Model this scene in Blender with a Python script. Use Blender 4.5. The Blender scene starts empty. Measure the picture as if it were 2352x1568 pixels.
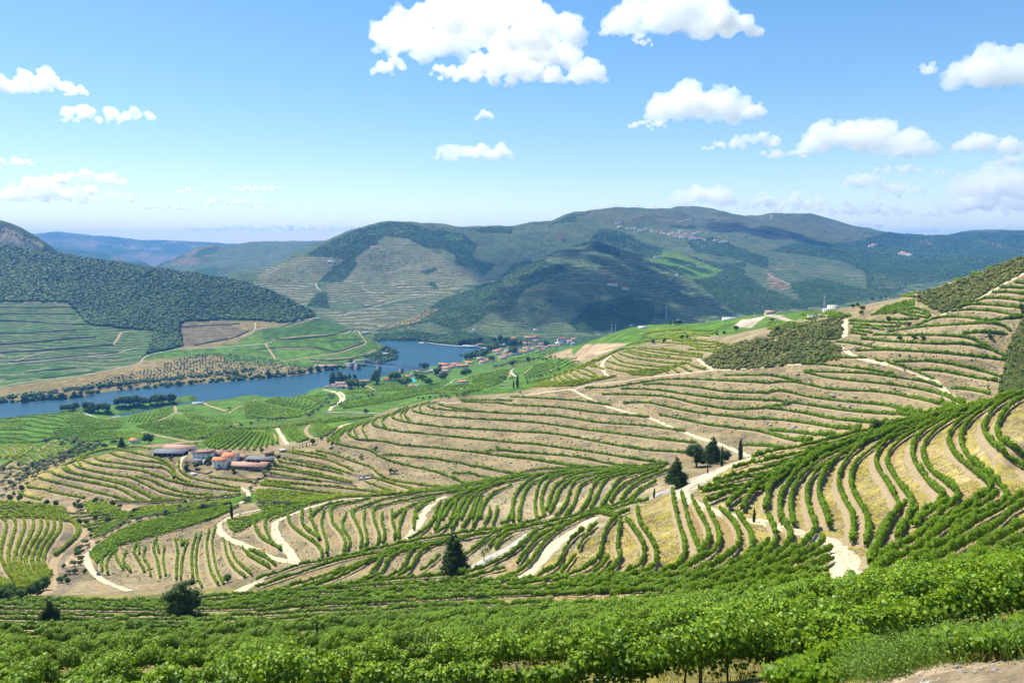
import bpy, math, random
import numpy as np
random.seed(7); RNG = np.random.default_rng(11)
C = bpy.context.scene.collection
S = bpy.context.scene

# ------------------------------------------------------------------ camera, world, sun, exposure
HC = 350.0                       # the camera stands 350 m above the river (river surface: z = 0)
W, H, F = 2352.0, 1568.0, 1568.0 # photograph measured at 2352 x 1568; 24 mm lens
PITCH = math.radians(8.13)
cam = bpy.data.cameras.new("camera"); camo = bpy.data.objects.new("camera", cam); C.objects.link(camo)
cam.lens = 24; cam.sensor_width = 36; cam.clip_start = 0.5; cam.clip_end = 200000
camo.location = (0, 0, HC); camo.rotation_euler = (math.pi/2 - PITCH, 0, 0)
S.camera = camo

SUN_EL, SUN_AZ = math.radians(59), math.radians(-52)   # azimuth from +Y, clockwise: sun stands ahead and to the left
w = bpy.data.worlds.new("World"); S.world = w; w.use_nodes = True
nt = w.node_tree; nt.nodes.clear()
sky = nt.nodes.new("ShaderNodeTexSky"); sky.sky_type = 'NISHITA'; sky.sun_disc = False
sky.sun_elevation = SUN_EL; sky.sun_rotation = SUN_AZ; sky.altitude = 400
sky.air_density = 1.0; sky.dust_density = 0.35; sky.ozone_density = 1.6
hs = nt.nodes.new("ShaderNodeHueSaturation"); gm = nt.nodes.new('ShaderNodeGamma'); gm.inputs[1].default_value = 0.72
hs.inputs['Value'].default_value = 1.16; hs.inputs['Saturation'].default_value = 1.55; hs.inputs['Hue'].default_value = 0.503
bg = nt.nodes.new("ShaderNodeBackground"); bg.inputs[1].default_value = 0.15
wo = nt.nodes.new("ShaderNodeOutputWorld")
nt.links.new(sky.outputs[0], gm.inputs[0]); nt.links.new(gm.outputs[0], hs.inputs['Color']); nt.links.new(hs.outputs[0], bg.inputs[0]); nt.links.new(bg.outputs[0], wo.inputs[0])
sl = bpy.data.lights.new("sun", 'SUN'); sl.energy = 5.0; sl.angle = math.radians(0.5); sl.color = (1.0, 0.94, 0.82)
so = bpy.data.objects.new("sun", sl); C.objects.link(so)
so.rotation_euler = (math.pi/2 - SUN_EL, 0, math.pi - SUN_AZ)
S.view_settings.view_transform = 'Standard'; S.view_settings.look = 'None'; S.view_settings.gamma = 1
S.view_settings.exposure = 0.70
S.render.engine = 'CYCLES'
cy = S.cycles; cy.use_denoising = True; cy.max_bounces = 16; cy.volume_bounces = 16
cy.diffuse_bounces = 2; cy.glossy_bounces = 2; cy.transmission_bounces = 3; cy.transparent_max_bounces = 8
cy.use_adaptive_sampling = True; cy.adaptive_threshold = 0.02

# ------------------------------------------------------------------ small helpers
cp, sp_ = math.cos(PITCH), math.sin(PITCH)
def se(u, v):                    # picture point -> (s = x/y, e = (z-HC)/y) of its line of sight
    a = (np.asarray(u, float) - W/2)/F; b = (H/2 - np.asarray(v, float))/F
    y = cp + b*sp_; z = -sp_ + b*cp
    return a/y, z/y
def to_px(x, y, z):
    z = z - HC
    f = y*cp - z*sp_; up = y*sp_ + z*cp
    return W/2 + F*x/f, H/2 - F*up/f
REG = dict(P=(0,0,1), T1=(0,488,4), T2=(588,488,4), T3=(1176,430.7,4), T4=(1764,488,4), M1=(0,832.6,4), M2=(588,804,4), M3=(1176,804,4),
           M4=(1764,804,4), N1=(0,1177,4), N2=(588,1177,4), N3=(1176,1177,4), N4=(1764,1177,4), Q=(321.6,987.6,6.827),
           Z3=(976.2,735,6.827), Z4=(717.8,803.9,6.827), Z5=(1378,459.4,5.12), Z6=(689,735,5.12))
def pts(s):                      # "M3 0,430 300,390 N3 5,6" -> picture points
    out = []; r = REG['P']
    for tok in s.split():
        if tok in REG: r = REG[tok]; continue
        x, y = tok.split(',')[:2]; out.append((r[0] + float(x)/r[2], r[1] + float(y)/r[2]))
    return np.array(out)
def smooth_line(p, step):        # Catmull-Rom through the points, resampled evenly
    p = np.asarray(p, float)
    if len(p) > 2:
        q = np.vstack([2*p[0]-p[1], p, 2*p[-1]-p[-2]]); o = []
        for i in range(1, len(q)-2):
            t = np.linspace(0, 1, 12, endpoint=False)[:, None]
            a, b, c, d = q[i-1], q[i], q[i+1], q[i+2]
            o.append(0.5*(2*b + (c-a)*t + (2*a-5*b+4*c-d)*t*t + (3*b-a-3*c+d)*t**3))
        p = np.vstack(o + [p[-1:]])
    d = np.r_[0, np.cumsum(np.linalg.norm(np.diff(p, axis=0), axis=1))]
    n = max(2, int(d[-1]/step)+1); k = np.linspace(0, d[-1], n)
    return np.stack([np.interp(k, d, p[:, j]) for j in range(p.shape[1])], 1)
def _h(i, j, seed):
    n = (i.astype(np.int64)*374761393 + j.astype(np.int64)*668265263 + seed*2147483629) & 0xffffffff
    n = ((n ^ (n >> 13))*1274126177) & 0xffffffff
    return ((n ^ (n >> 16)) & 0xffff)/65535.0
def vnoise(x, y, seed=0):
    i = np.floor(x); j = np.floor(y); fx = x-i; fy = y-j
    fx = fx*fx*(3-2*fx); fy = fy*fy*(3-2*fy)
    i = i.astype(np.int64); j = j.astype(np.int64)
    a = _h(i, j, seed); b = _h(i+1, j, seed); c = _h(i, j+1, seed); d = _h(i+1, j+1, seed)
    return (a*(1-fx)+b*fx)*(1-fy) + (c*(1-fx)+d*fx)*fy
def fbm(x, y, oct=4, seed=0):
    r = 0; a = 1; t = 0
    for k in range(oct):
        r = r + a*vnoise(x*2**k, y*2**k, seed+k*17); t += a; a *= 0.5
    return r/t
def sstep(a, b, x):
    t = np.clip((x-a)/(b-a), 0, 1); return t*t*(3-2*t)
def inpoly(px, py, poly):
    r = np.zeros(px.shape, bool); n = len(poly); j = n-1
    for i in range(n):
        xi, yi = poly[i]; xj, yj = poly[j]
        if yi != yj:
            c = ((yi > py) != (yj > py)) & (px < (xj-xi)*(py-yi)/(yj-yi) + xi); r ^= c
        j = i
    return r

# ------------------------------------------------------------------ terrain: heights surveyed along lines (u, v, distance)
LINES = """
-300,1700,16 300,1700,17 1000,1680,18 1500,1640,18 1850,1570,17 2100,1535,14 2352,1510,12 2600,1500,10
-300,1800,12 1000,1800,13 1800,1720,12 2352,1640,9 2600,1620,8
-300,1640,27 400,1640,27 1000,1610,25 1500,1580,22 1900,1530,22 2150,1490,20 2352,1450,20 2600,1430,18
-300,1502,75 500,1502,75 1000,1480,68 1500,1450,50 1900,1410,39 2352,1350,36 2600,1320,32
-300,1450,125 400,1450,125 800,1440,120 1200,1420,98 1600,1400,76 1900,1370,66 2352,1310,60
-300,1402,192 400,1402,190 700,1390,183 1000,1375,165 1300,1360,138 1600,1350,108 1800,1345,92 1900,1350,80 2000,1305,88 2200,1280,85 2352,1250,88 2600,1220,85
-300,1375,222 200,1375,220 600,1365,208 1000,1335,188 1300,1315,157 1550,1310,130
-300,1350,250 100,1362,245 350,1350,258 520,1345,240 700,1300,245 1000,1275,215 1150,1290,180 1330,1250,170
0,1250,335 100,1250,330 190,1270,325 300,1250,330 450,1250,325 600,1240,305 800,1230,275 1000,1215,250
-300,1160,450 0,1160,450 150,1165,430 200,1210,385
205,1262,325 300,1205,362 420,1185,378 520,1172,385 650,1160,380 800,1148,372 900,1140,372
560,1200,350 700,1180,340 900,1160,340 1100,1150,330
c 1100,1105,372 1250,1090,372 1400,1080,362 1500,1072,340
1050,1180,290 1250,1170,270 1450,1150,240 1150,1250,220
1540,1135,200 1510,1150,205 1480,1170,200
1530,1200,168 1600,1160,182 1450,1240,160 1680,1190,165 1620,1250,140 1800,1215,140 1500,1290,132 1750,1300,112 1850,1250,125 1930,1265,108 1960,1290,100 1920,1340,85
1620,1090,218 1700,1058,240
c 1700,1058,240 1780,1032,240 1850,1010,238 2000,968,228 2150,932,214 2280,912,204 2352,900,196 2600,870,185
1900,1100,190 2000,1100,178 2200,1050,162 2352,1000,150 2100,1200,132 2300,1200,114 1950,1180,150 2600,1000,140
120,1130,500 250,1145,440 400,1150,425 560,1140,420 700,1140,425 850,1130,430
60,1120,520 150,1080,520 250,1040,560 330,1032,560
300,1100,465 450,1110,460 560,1110,465 400,1055,500 500,1060,495 600,1052,510 640,1060,500
700,1050,520 800,1080,490 850,1100,465 760,1015,560
900,1120,440 1000,1110,430 1150,1105,440 1250,1095,440 1400,1085,430 1500,1068,425 1600,1050,415 1700,1030,405
870,1050,520 1000,1060,500 1200,1050,490 1400,1030,475 1550,1000,460 1650,1000,430
850,975,620 1000,1000,570 1200,980,560 1400,960,540 1600,970,480 1720,1010,420
c 940,940,660 1040,922,670 1185,905,670
1185,905,670 1315,893,620 1450,920,560
800,985,650 870,962,680 960,938,720
1300,880,650 1400,870,640 1500,860,620 1600,852,590 1750,850,545
c 1235,885,720 1290,860,780 1350,825,830
1350,825,830 1420,800,900 1500,780,960 1580,770,960 1640,765,900
1400,840,720 1500,820,720 1600,805,700 1600,830,640
1800,900,470 1900,850,490 2000,880,440 2100,850,440 2250,850,410 2300,880,385 2352,850,390 2600,800,350
1760,1010,400 1850,980,390 2000,945,375 2150,915,365 2280,895,360 2352,880,360
1700,840,555 1800,830,520 1930,815,510 1950,770,540 1800,770,600 1720,780,620 1680,765,800
2100,780,470 2250,760,430 2352,720,430 2000,740,540 2150,700,510 2300,660,480
c 2352,592,520 2280,615,540 2200,645,570 2150,665,600 2100,680,640 2050,690,680 1980,702,750 1900,714,850 1800,718,950 1740,722,1020 1650,736,1080 1560,745,1150
2600,540,480
1880,730,700 1780,745,800 1700,755,850
1560,745,1200 1480,748,1300 1420,768,1350 1340,790,1350 1260,815,1380 1180,840,1400 1120,852,1450
1330,820,1050 1420,790,1080 1520,775,1080
1200,862,1250 1100,878,1250 1057,885,1230 1150,900,950 1060,905,900 1230,870,1150
1000,880,1350 920,890,1400 850,895,1420 780,900,1380
800,920,1150 900,930,1000 1000,915,950 900,950,850 820,960,800
c 690,911,1270 640,915,1250 588,907,1340 470,922,1290 405,931,1250 340,945,1190 277,957,1130 180,948,1170 80,955,1180 0,963,1150 -300,1012,1100
0,1015,850 200,1010,850 300,990,900 450,960,1000 600,960,950 700,950,950 750,935,1000
0,1020,780 300,1020,740 400,1010,740 500,985,800 620,985,760 700,970,780
-300,1060,640 0,1060,640 130,1020,760 200,1025,700 300,1050,600
450,1020,640 600,1010,640 700,1000,640 640,1035,560 740,995,640
-300,1100,560 0,1100,560 60,1090,600 120,1090,580
-300,905,1560 0,893,1575 200,870,1655 400,850,1770
-300,860,1690 0,850,1740 200,850,1780 340,830,1850 450,800,2000 560,790,2050 640,800,2000 720,810,1990
-300,760,2050 0,760,2050 200,760,2050 400,750,2150 450,735,2250 560,735,2250 650,735,2250 720,728,2280
-300,690,2250 0,690,2250 160,695,2280 400,700,2350 550,710,2350
c -300,560,2900 0,566,2850 150,588,2800 300,610,2750 450,630,2650 560,650,2600 620,668,2530 680,696,2430 718,722,2350
750,745,2250 800,762,2200 850,780,2180
c -300,460,3500 -100,500,3400 0,520,3350 50,540,3300 100,566,3250
780,748,2700 700,690,3100 620,665,3300 560,630,3450
800,735,2800 900,740,2800 1000,735,2800 1060,700,3000 1120,655,3300
870,774,2490 1000,779,2440 1150,783,2385
900,640,3500 800,660,3300 1000,640,3500 850,560,3900 950,560,3900 700,600,3600 1050,590,3800
c 620,615,3700 720,570,3950 800,535,4150 900,511,4300 960,515,4400 1050,522,4600 1180,522,4800
c 1150,640,3350 1200,610,3500 1270,580,3600 1370,562,3750 1440,582,3600
1440,582,3600 1480,600,3500 1560,630,3300 1640,670,3100 1720,712,2900
1000,725,2750 1080,690,3000
1100,750,2650 1300,740,2650 1500,735,2650 1250,660,2950 1400,660,2950 1550,690,2850 1350,610,3300
1380,760,2560 1480,750,2560 1300,768,2500
1750,715,2900 1850,705,2900 1950,690,3000 2050,670,3200 2200,640,3600 2350,590,4200 2600,560,4800
1200,570,4300 1300,540,4600 1450,540,4700 1600,540,4700 1650,570,4300 1700,620,3700 1600,610,3700 1550,580,4000
1800,640,3600 1900,620,3900 2000,610,4200 2150,600,4500 2250,585,5000
1800,560,4600 1950,570,5000 2100,570,5500
c 1180,522,5000 1260,512,5200 1320,492,5400 1380,478,5500 1440,484,5600 1490,486,5700 1560,477,5800 1620,484,5900 1670,496,6000 1720,490,6200 1780,487,6300 1840,494,6300 1900,506,6300 1960,522,6300 2030,533,6300 2120,540,6500 2220,535,6800 2352,536,7000 2600,530,7000
c 370,612,6000 420,590,6800 470,580,7200 560,574,7600 640,563,7800 700,568,7600 760,560,7000
500,620,5200 600,605,5600 560,600,6000 
c -300,560,10500 -100,545,11500 65,541,12000 140,534,12500 250,546,12500 330,552,13000 420,560,14000 470,567,14500
c 60,575,9000 200,580,8500 330,600,7500
c 520,569,18000 640,570,18000 740,566,19000 900,560,19000"""
WATER = """P -300,1010 0,962 90,957
P -300,985 0,940 150,930 300,908 450,894 600,884 740,870 850,855 930,845 1000,840 M2 1400,100 1500,50 1700,50 T2 1250,1230 1500,1220 1800,1260 2100,1270
P 900,790 950,790 1000,797 1080,803
P 900,800 960,810 1040,806
P 300,935 500,905 740,880 850,858"""
SHORE = """P 120,953 200,945 250,938 300,930 350,923 400,914 440,908
P 730,900 782,893 838,880 902,866 945,862 975,854 1000,849 1050,838 1100,818 1140,806 1175,800
P 740,905 800,897 860,882 940,868 1000,858"""
BANK = """P -300,965 M1 0,400 300,355 600,335 900,300 1200,260 1600,210 1900,185 2352,150 M2 300,235 600,190 880,160 900,160
M2 960,150 1100,140 1250,90 1305,40 T2 1305,1330 1290,1270 1180,1220 1100,1180
T2 1100,1175 1400,1180 1700,1205 2100,1240 2300,1248
M2 1500,170 1650,130 1900,110 1950,60 T2 1930,1320 2050,1270 2200,1250"""

def build_field():
    A = []
    for ln in LINES.strip().splitlines():
        cr = ln[0] == 'c'; ln = ln.lstrip('c ')
        q = np.array([[float(a) for a in t.split(',')] for t in ln.split()])
        s, e = se(q[:, 0], q[:, 1]); A.append(np.stack([s, np.log(q[:, 2]), e], 1))
        if cr: A.append(np.stack([s, np.log(q[:, 2])+0.07, e-0.010], 1)); A.append(np.stack([s, np.log(q[:, 2])+0.13, e-0.026], 1))
    for txt, zz in ((WATER, -9.0), (BANK, 0.8), (SHORE, 9.0)):
        for ln in txt.strip().splitlines():
            q = smooth_line(pts(ln), 40)
            s, e = se(q[:, 0], q[:, 1]); t = (zz - HC)/e; A.append(np.stack([s, np.log(t), e], 1))
    P = []
    for a in A:
        d = np.linalg.norm(np.diff(a[:, :2], axis=0), axis=1)
        P.append(a[:1])
        for i in range(len(d)):
            n = max(1, int(np.ceil(d[i]/0.06)))
            k = (np.arange(1, n+1)/n)[:, None]
            P.append(a[i] + (a[i+1]-a[i])*k)
    P = np.vstack(P)
    # merge near-duplicates
    keep = []; cell = {}
    for i, p in enumerate(P):
        c = (round(p[0]/0.016), round(p[1]/0.016))
        if c in cell: continue
        cell[c] = 1; keep.append(i)
    P = P[keep]
    # the lie of the land outside the frame and beyond the last ridge
    far = np.array([[s, math.log(26000), -0.02] for s in np.linspace(-1.4, 1.4, 11)])
    P = np.vstack([P, far])
    n = len(P)
    ker = lambda r2: r2**0.65
    D = ((P[:, None, :2]-P[None, :, :2])**2).sum(2)
    K = np.zeros((n+3, n+3)); K[:n, :n] = ker(D) + np.eye(n)*0.0001
    K[:n, n] = 1; K[:n, n+1:] = P[:, :2]; K[n:, :n] = K[:n, n:].T
    sol = np.linalg.solve(K, np.r_[P[:, 2], 0, 0, 0])
    return P, sol, ker
SMIN, SMAX, TMIN, TMAX = -1.36, 1.36, 5.0, 24000.0
NS, NT = 1848, 1500
def build_terrain():
    P, sol, ker = build_field()
    cs = np.linspace(SMIN, SMAX, 540); cl = np.linspace(math.log(TMIN), math.log(TMAX), 480)
    G = np.zeros((len(cs), len(cl)))
    n = len(P)
    for i, s in enumerate(cs):
        r2 = (s-P[:, 0])[None, :]**2 + (cl[:, None]-P[None, :, 1])**2
        G[i] = ker(r2) @ sol[:n] + sol[n] + sol[n+1]*s + sol[n+2]*cl
    # fine grid: more rows where the mountains stand
    base = np.linspace(0, 1, 4000); L = math.log(TMIN) + base*(math.log(TMAX)-math.log(TMIN)); tt = np.exp(L)
    dens = 0.55 + 0.9*sstep(60, 120, tt) + 1.3*sstep(1300, 2200, tt)*(1-sstep(6500, 9000, tt)) - 0.4*sstep(8000, 12000, tt)
    cd = np.r_[0, np.cumsum((dens[1:]+dens[:-1])/2)]; cd /= cd[-1]
    lt = np.interp(np.linspace(0, 1, NT), cd, L); sg = np.linspace(SMIN, SMAX, NS)
    # cubic interpolation along both axes
    def cubic(G, x0, dx, xq):
        f = (xq-x0)/dx; i = np.clip(np.floor(f).astype(int), 1, G.shape[0]-3); t = (f-i)[:, None]
        a, b, c, d = G[i-1], G[i], G[i+1], G[i+2]
        return 0.5*(2*b + (c-a)*t + (2*a-5*b+4*c-d)*t*t + (3*b-a-3*c+d)*t**3)
    E = cubic(G, cs[0], cs[1]-cs[0], sg)
    E = cubic(E.T, cl[0], cl[1]-cl[0], lt).T
    T = np.exp(lt)[None, :]; X = sg[:, None]*T; Y = np.broadcast_to(T, X.shape); Z = HC + E*T
    # relief
    land = sstep(3, 60, Z)
    f1 = np.abs(fbm(X/700+3, Y/700, 5, 5)*2-1); f2 = fbm(X/160, Y/160, 5, 9)-0.5
    Z = Z + land*sstep(2300, 3400, T)*((0.30-f1)*np.minimum(95, T*0.014) + f2*20*sstep(2300, 3600, T))
    Z = Z + land*sstep(300, 700, T)*(1-0.5*sstep(1800, 2600, T))*(fbm(X/90, Y/90, 4, 21)-0.5)*5
    Z = Z + (fbm(X/9, Y/9, 4, 33)-0.5)*np.minimum(1.3, T*0.006)*sstep(1, 6, Z)*sstep(16, 60, T)
    Z = Z + (fbm(X/1.2, Y/1.2, 3, 34)-0.5)*0.22*(1-sstep(200, 400, T))
    return sg, lt, X, Y, Z
SG, LT, GX, GY, GZ = build_terrain()
GE = (GZ-HC)/GY
CM = np.maximum.accumulate(GE, axis=1)

def hit(u, v):                   # picture point -> where its line of sight meets the land
    s, e = se(u, v); s = np.atleast_1d(s); e = np.atleast_1d(e)
    fi = np.clip((s-SMIN)/(SMAX-SMIN)*(NS-1), 0, NS-2); i0 = np.round(fi).astype(int)
    out = np.full((len(s), 3), np.nan)
    for k in range(len(s)):
        col = CM[i0[k]]; j = int(np.searchsorted(col, e[k]))
        if j <= 0 or j >= NT: continue
        a, b = GE[i0[k], j-1], GE[i0[k], j]
        f = 0 if b <= a else min(1, max(0, (e[k]-a)/(b-a)))
        t = math.exp(LT[j-1] + f*(LT[j]-LT[j-1]))
        out[k] = (s[k]*t, t, HC + e[k]*t)
    return out
def gz(x, y):                    # land height at a place
    x = np.asarray(x, float); y = np.maximum(np.asarray(y, float), TMIN*1.01)
    fi = np.clip((x/y-SMIN)/(SMAX-SMIN)*(NS-1), 0, NS-1.001); i = fi.astype(int); a = fi-i
    fj = np.clip(np.interp(np.log(y), LT, np.arange(NT)), 0, NT-1.001); j = fj.astype(int); b = fj-j
    return (GZ[i, j]*(1-a)+GZ[i+1, j]*a)*(1-b) + (GZ[i, j+1]*(1-a)+GZ[i+1, j+1]*a)*b

# ------------------------------------------------------------------ materials
def mat(name, col=None, rough=0.9, spec=0.2):
    m = bpy.data.materials.new(name); m.use_nodes = True
    b = m.node_tree.nodes["Principled BSDF"]
    b.inputs['Roughness'].default_value = rough; b.inputs['Specular IOR Level'].default_value = spec
    if col: b.inputs['Base Color'].default_value = (*col, 1)
    return m
def N(m, kind, **kw):
    n = m.node_tree.nodes.new(kind)
    for k, v in kw.items():
        if k[0] == '_': setattr(n, k[1:], v)
        else: n.inputs[k.replace('_', ' ')].default_value = v
    return n
def LK(m, a, b): m.node_tree.links.new(a, b)
def math_n(m, op, a, b=None, clamp=False):
    n = m.node_tree.nodes.new("ShaderNodeMath"); n.operation = op; n.use_clamp = clamp
    for i, x in enumerate((a, b)):
        if x is None: continue
        if isinstance(x, (int, float)): n.inputs[i].default_value = x
        else: LK(m, x, n.inputs[i])
    return n.outputs[0]
def mixc(m, fac, a, b, blend='MIX'):
    n = m.node_tree.nodes.new("ShaderNodeMix"); n.data_type = 'RGBA'; n.blend_type = blend
    for k, x in ((0, fac), (6, a), (7, b)):
        if isinstance(x, (int, float)): n.inputs[k].default_value = x
        elif isinstance(x, tuple): n.inputs[k].default_value = (*x, 1)
        else: LK(m, x, n.inputs[k])
    return n.outputs[2]
def ramp(m, x, lo, hi, a=0.0, b=1.0):
    n = m.node_tree.nodes.new("ShaderNodeMapRange"); n.interpolation_type = 'SMOOTHSTEP'
    LK(m, x, n.inputs[0])
    for k, v in zip((1, 2, 3, 4), (lo, hi, a, b)): n.inputs[k].default_value = v
    return n.outputs[0]
def noise(m, vec, scale, detail=3.0, rough=0.55):
    n = N(m, "ShaderNodeTexNoise", Scale=scale, Detail=detail, Roughness=rough)
    LK(m, vec, n.inputs['Vector']); return n.outputs[0]
def obj_coord(m): return m.node_tree.nodes.new("ShaderNodeTexCoord").outputs['Object']
def geo_pos(m): return m.node_tree.nodes.new("ShaderNodeNewGeometry").outputs['Position']

def earth_material():
    m = mat("earth", rough=0.95, spec=0.1); b = m.node_tree.nodes["Principled BSDF"]
    pos = geo_pos(m)
    att = N(m, "ShaderNodeAttribute", _attribute_name="tone"); msk = N(m, "ShaderNodeAttribute", _attribute_name="kinds")
    sep = m.node_tree.nodes.new("ShaderNodeSeparateColor"); LK(m, msk.outputs['Color'], sep.inputs[0])
    stone, terr, grass = sep.outputs
    n1 = noise(m, pos, 0.045, 10, 0.62); n2 = noise(m, pos, 0.6, 8, 0.78); n3 = noise(m, pos, 0.008, 5, 0.6)
    v = math_n(m, 'MULTIPLY', ramp(m, n1, 0.39, 0.61, 0.66, 1.30), ramp(m, n2, 0.36, 0.64, 0.50, 1.48))
    v = math_n(m, 'MULTIPLY', v, ramp(m, n3, 0.3, 0.7, 0.85, 1.15))
    cv = m.node_tree.nodes.new("ShaderNodeCombineColor")
    for i in range(3): LK(m, v, cv.inputs[i])
    c = mixc(m, 1.0, att.outputs['Color'], cv.outputs[0], 'MULTIPLY')
    c = mixc(m, ramp(m, noise(m, pos, 0.0035, 6, 0.7), 0.50, 0.68, 0, 0.35), c, (0.13, 0.11, 0.055))
    mp = N(m, 'ShaderNodeMapping'); mp.inputs['Scale'].default_value = (0.12, 0.12, 1.3); LK(m, pos, mp.inputs['Vector'])
    strat = ramp(m, noise(m, mp.outputs[0], 1.0, 7, 0.75), 0.40, 0.62); c = mixc(m, math_n(m, 'MULTIPLY', math_n(m, 'MULTIPLY', strat, stone), 0.40), c, (0.15, 0.115, 0.08))
    # schist: rusty stains, pale broken stones, dark rock
    rust = math_n(m, 'MULTIPLY', ramp(m, noise(m, pos, 0.09, 5, 0.65), 0.50, 0.62), stone)
    c = mixc(m, math_n(m, 'MULTIPLY', rust, 0.5), c, (0.30, 0.17, 0.085))
    pale = math_n(m, 'MULTIPLY', ramp(m, noise(m, pos, 1.1, 6, 0.85), 0.57, 0.65), stone)
    c = mixc(m, math_n(m, 'MULTIPLY', pale, 0.75), c, (0.52, 0.50, 0.46))
    dark = math_n(m, 'MULTIPLY', ramp(m, noise(m, pos, 0.16, 9, 0.75), 0.55, 0.64), stone)
    c = mixc(m, math_n(m, 'MULTIPLY', dark, 0.55), c, (0.12, 0.10, 0.09))
    # dry grass tufts and flowers
    g1 = math_n(m, 'MULTIPLY', ramp(m, noise(m, pos, 0.25, 8, 0.75), 0.44, 0.62), grass)
    c = mixc(m, math_n(m, 'MULTIPLY', g1, 0.75), c, (0.33, 0.29, 0.035))
    g2 = math_n(m, 'MULTIPLY', ramp(m, noise(m, pos, 0.9, 8, 0.8), 0.52, 0.7), grass)
    c = mixc(m, math_n(m, 'MULTIPLY', g2, 0.6), c, (0.12, 0.15, 0.03))
    # planted terraces: strips that follow the contour
    sx = m.node_tree.nodes.new("ShaderNodeSeparateXYZ"); LK(m, pos, sx.inputs[0])
    wob = math_n(m, 'MULTIPLY', noise(m, pos, 0.006, 4, 0.6), 22.0)
    zz = math_n(m, 'ADD', sx.outputs[2], wob)
    far = ramp(m, sx.outputs[1], 2300, 3600)
    per = math_n(m, 'ADD', 5.0, math_n(m, 'MULTIPLY', far, 3.0))
    ph = math_n(m, 'FRACT', math_n(m, 'DIVIDE', zz, per))
    tri = math_n(m, 'ABSOLUTE', math_n(m, 'SUBTRACT', ph, 0.5))
    st = ramp(m, tri, 0.26, 0.36)
    brk = ramp(m, noise(m, pos, 0.012, 5, 0.7), 0.35, 0.6, 0.25, 1.0)
    stf = math_n(m, 'MULTIPLY', math_n(m, 'MULTIPLY', st, terr), brk)
    c = mixc(m, math_n(m, 'MULTIPLY', stf, 0.6), c, (0.30, 0.26, 0.17))
    gr = math_n(m, 'MULTIPLY', math_n(m, 'MULTIPLY', ramp(m, tri, 0.12, 0.02), terr), 0.6)
    c = mixc(m, gr, c, (0.035, 0.07, 0.02))
    LK(m, c, b.inputs['Base Color'])
    bp = N(m, "ShaderNodeBump", Strength=0.8, Distance=0.6)
    hh = math_n(m, 'ADD', math_n(m, 'MULTIPLY', noise(m, pos, 0.6, 8, 0.7), 1.0), math_n(m, 'MULTIPLY', n1, 3.0))
    LK(m, hh, bp.inputs['Height']); LK(m, bp.outputs[0], b.inputs['Normal'])
    return m
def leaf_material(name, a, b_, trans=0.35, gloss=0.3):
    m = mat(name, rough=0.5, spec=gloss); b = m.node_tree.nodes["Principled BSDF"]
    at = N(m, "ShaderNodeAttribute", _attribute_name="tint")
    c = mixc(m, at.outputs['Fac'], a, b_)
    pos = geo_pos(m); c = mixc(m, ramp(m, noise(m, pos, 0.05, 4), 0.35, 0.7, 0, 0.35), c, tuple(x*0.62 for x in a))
    LK(m, c, b.inputs['Base Color'])
    tr = m.node_tree.nodes.new("ShaderNodeBsdfTranslucent")
    c2 = mixc(m, 0.5, c, tuple(min(1, x) for x in (b_[0]*1.5, b_[1]*1.4, b_[2]*0.7))); LK(m, c2, tr.inputs[0])
    mx = m.node_tree.nodes.new("ShaderNodeMixShader"); mx.inputs[0].default_value = trans
    LK(m, b.outputs[0], mx.inputs[1]); LK(m, tr.outputs[0], mx.inputs[2])
    LK(m, mx.outputs[0], m.node_tree.nodes["Material Output"].inputs['Surface'])
    return m
def rough_mat(name, col, col2=None, scale=1.0, rough=0.85, bump=0.3):
    m = mat(name, rough=rough); b = m.node_tree.nodes["Principled BSDF"]; pos = obj_coord(m)
    n = noise(m, pos, scale, 8, 0.65)
    LK(m, mixc(m, ramp(m, n, 0.3, 0.7), col, col2 or tuple(x*0.7 for x in col)), b.inputs['Base Color'])
    bp = N(m, "ShaderNodeBump", Strength=bump, Distance=0.2); LK(m, n, bp.inputs['Height']); LK(m, bp.outputs[0], b.inputs['Normal'])
    return m

# ------------------------------------------------------------------ mesh helpers
def link(o, parent=None):
    C.objects.link(o)
    if parent is not None: o.parent = parent
    return o
def np_mesh(name, V, Fc, material, parent=None, tint=None, smooth=False, loc=None):
    """V (n,3); Fc (m,k) equal-size faces or a list of such arrays"""
    V = np.asarray(V, np.float32)
    if loc is not None: V = V - np.asarray(loc, np.float32)
    fl = Fc if isinstance(Fc, list) else [Fc]
    fl = [np.asarray(f, np.int32) for f in fl if len(f)]
    me = bpy.data.meshes.new(name)
    me.vertices.add(len(V)); me.vertices.foreach_set("co", V.ravel())
    nl = sum(f.size for f in fl); npol = sum(len(f) for f in fl)
    me.loops.add(nl); me.loops.foreach_set("vertex_index", np.concatenate([f.ravel() for f in fl]))
    me.polygons.add(npol)
    tot = np.concatenate([np.full(len(f), f.shape[1], np.int32) for f in fl])
    me.polygons.foreach_set("loop_start", np.r_[0, np.cumsum(tot)[:-1]].astype(np.int32))
    if tint is not None:
        a = me.attributes.new("tint", 'FLOAT', 'POINT'); a.data.foreach_set("value", np.asarray(tint, np.float32))
    me.materials.append(material)
    me.update(calc_edges=True)
    if smooth: me.polygons.foreach_set("use_smooth", np.ones(npol, bool))
    o = bpy.data.objects.new(name, me); link(o, parent)
    if loc is not None: o.location = loc
    return o
def tag(o, label=None, cat=None, group=None, kind=None):
    for k, v in (("label", label), ("category", cat), ("group", group), ("kind", kind)):
        if v: o[k] = v
    return o
def empty(name, loc, rz=0, label=None, cat=None, group=None):
    o = bpy.data.objects.new(name, None); link(o); o.location = loc; o.rotation_euler = (0, 0, rz); o.empty_display_size = 0.5
    return tag(o, label, cat, group)
def copy_tree(o, parent=None):
    c = o.copy(); link(c, parent)
    for ch in list(o.children): copy_tree(ch, c)
    return c

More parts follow.
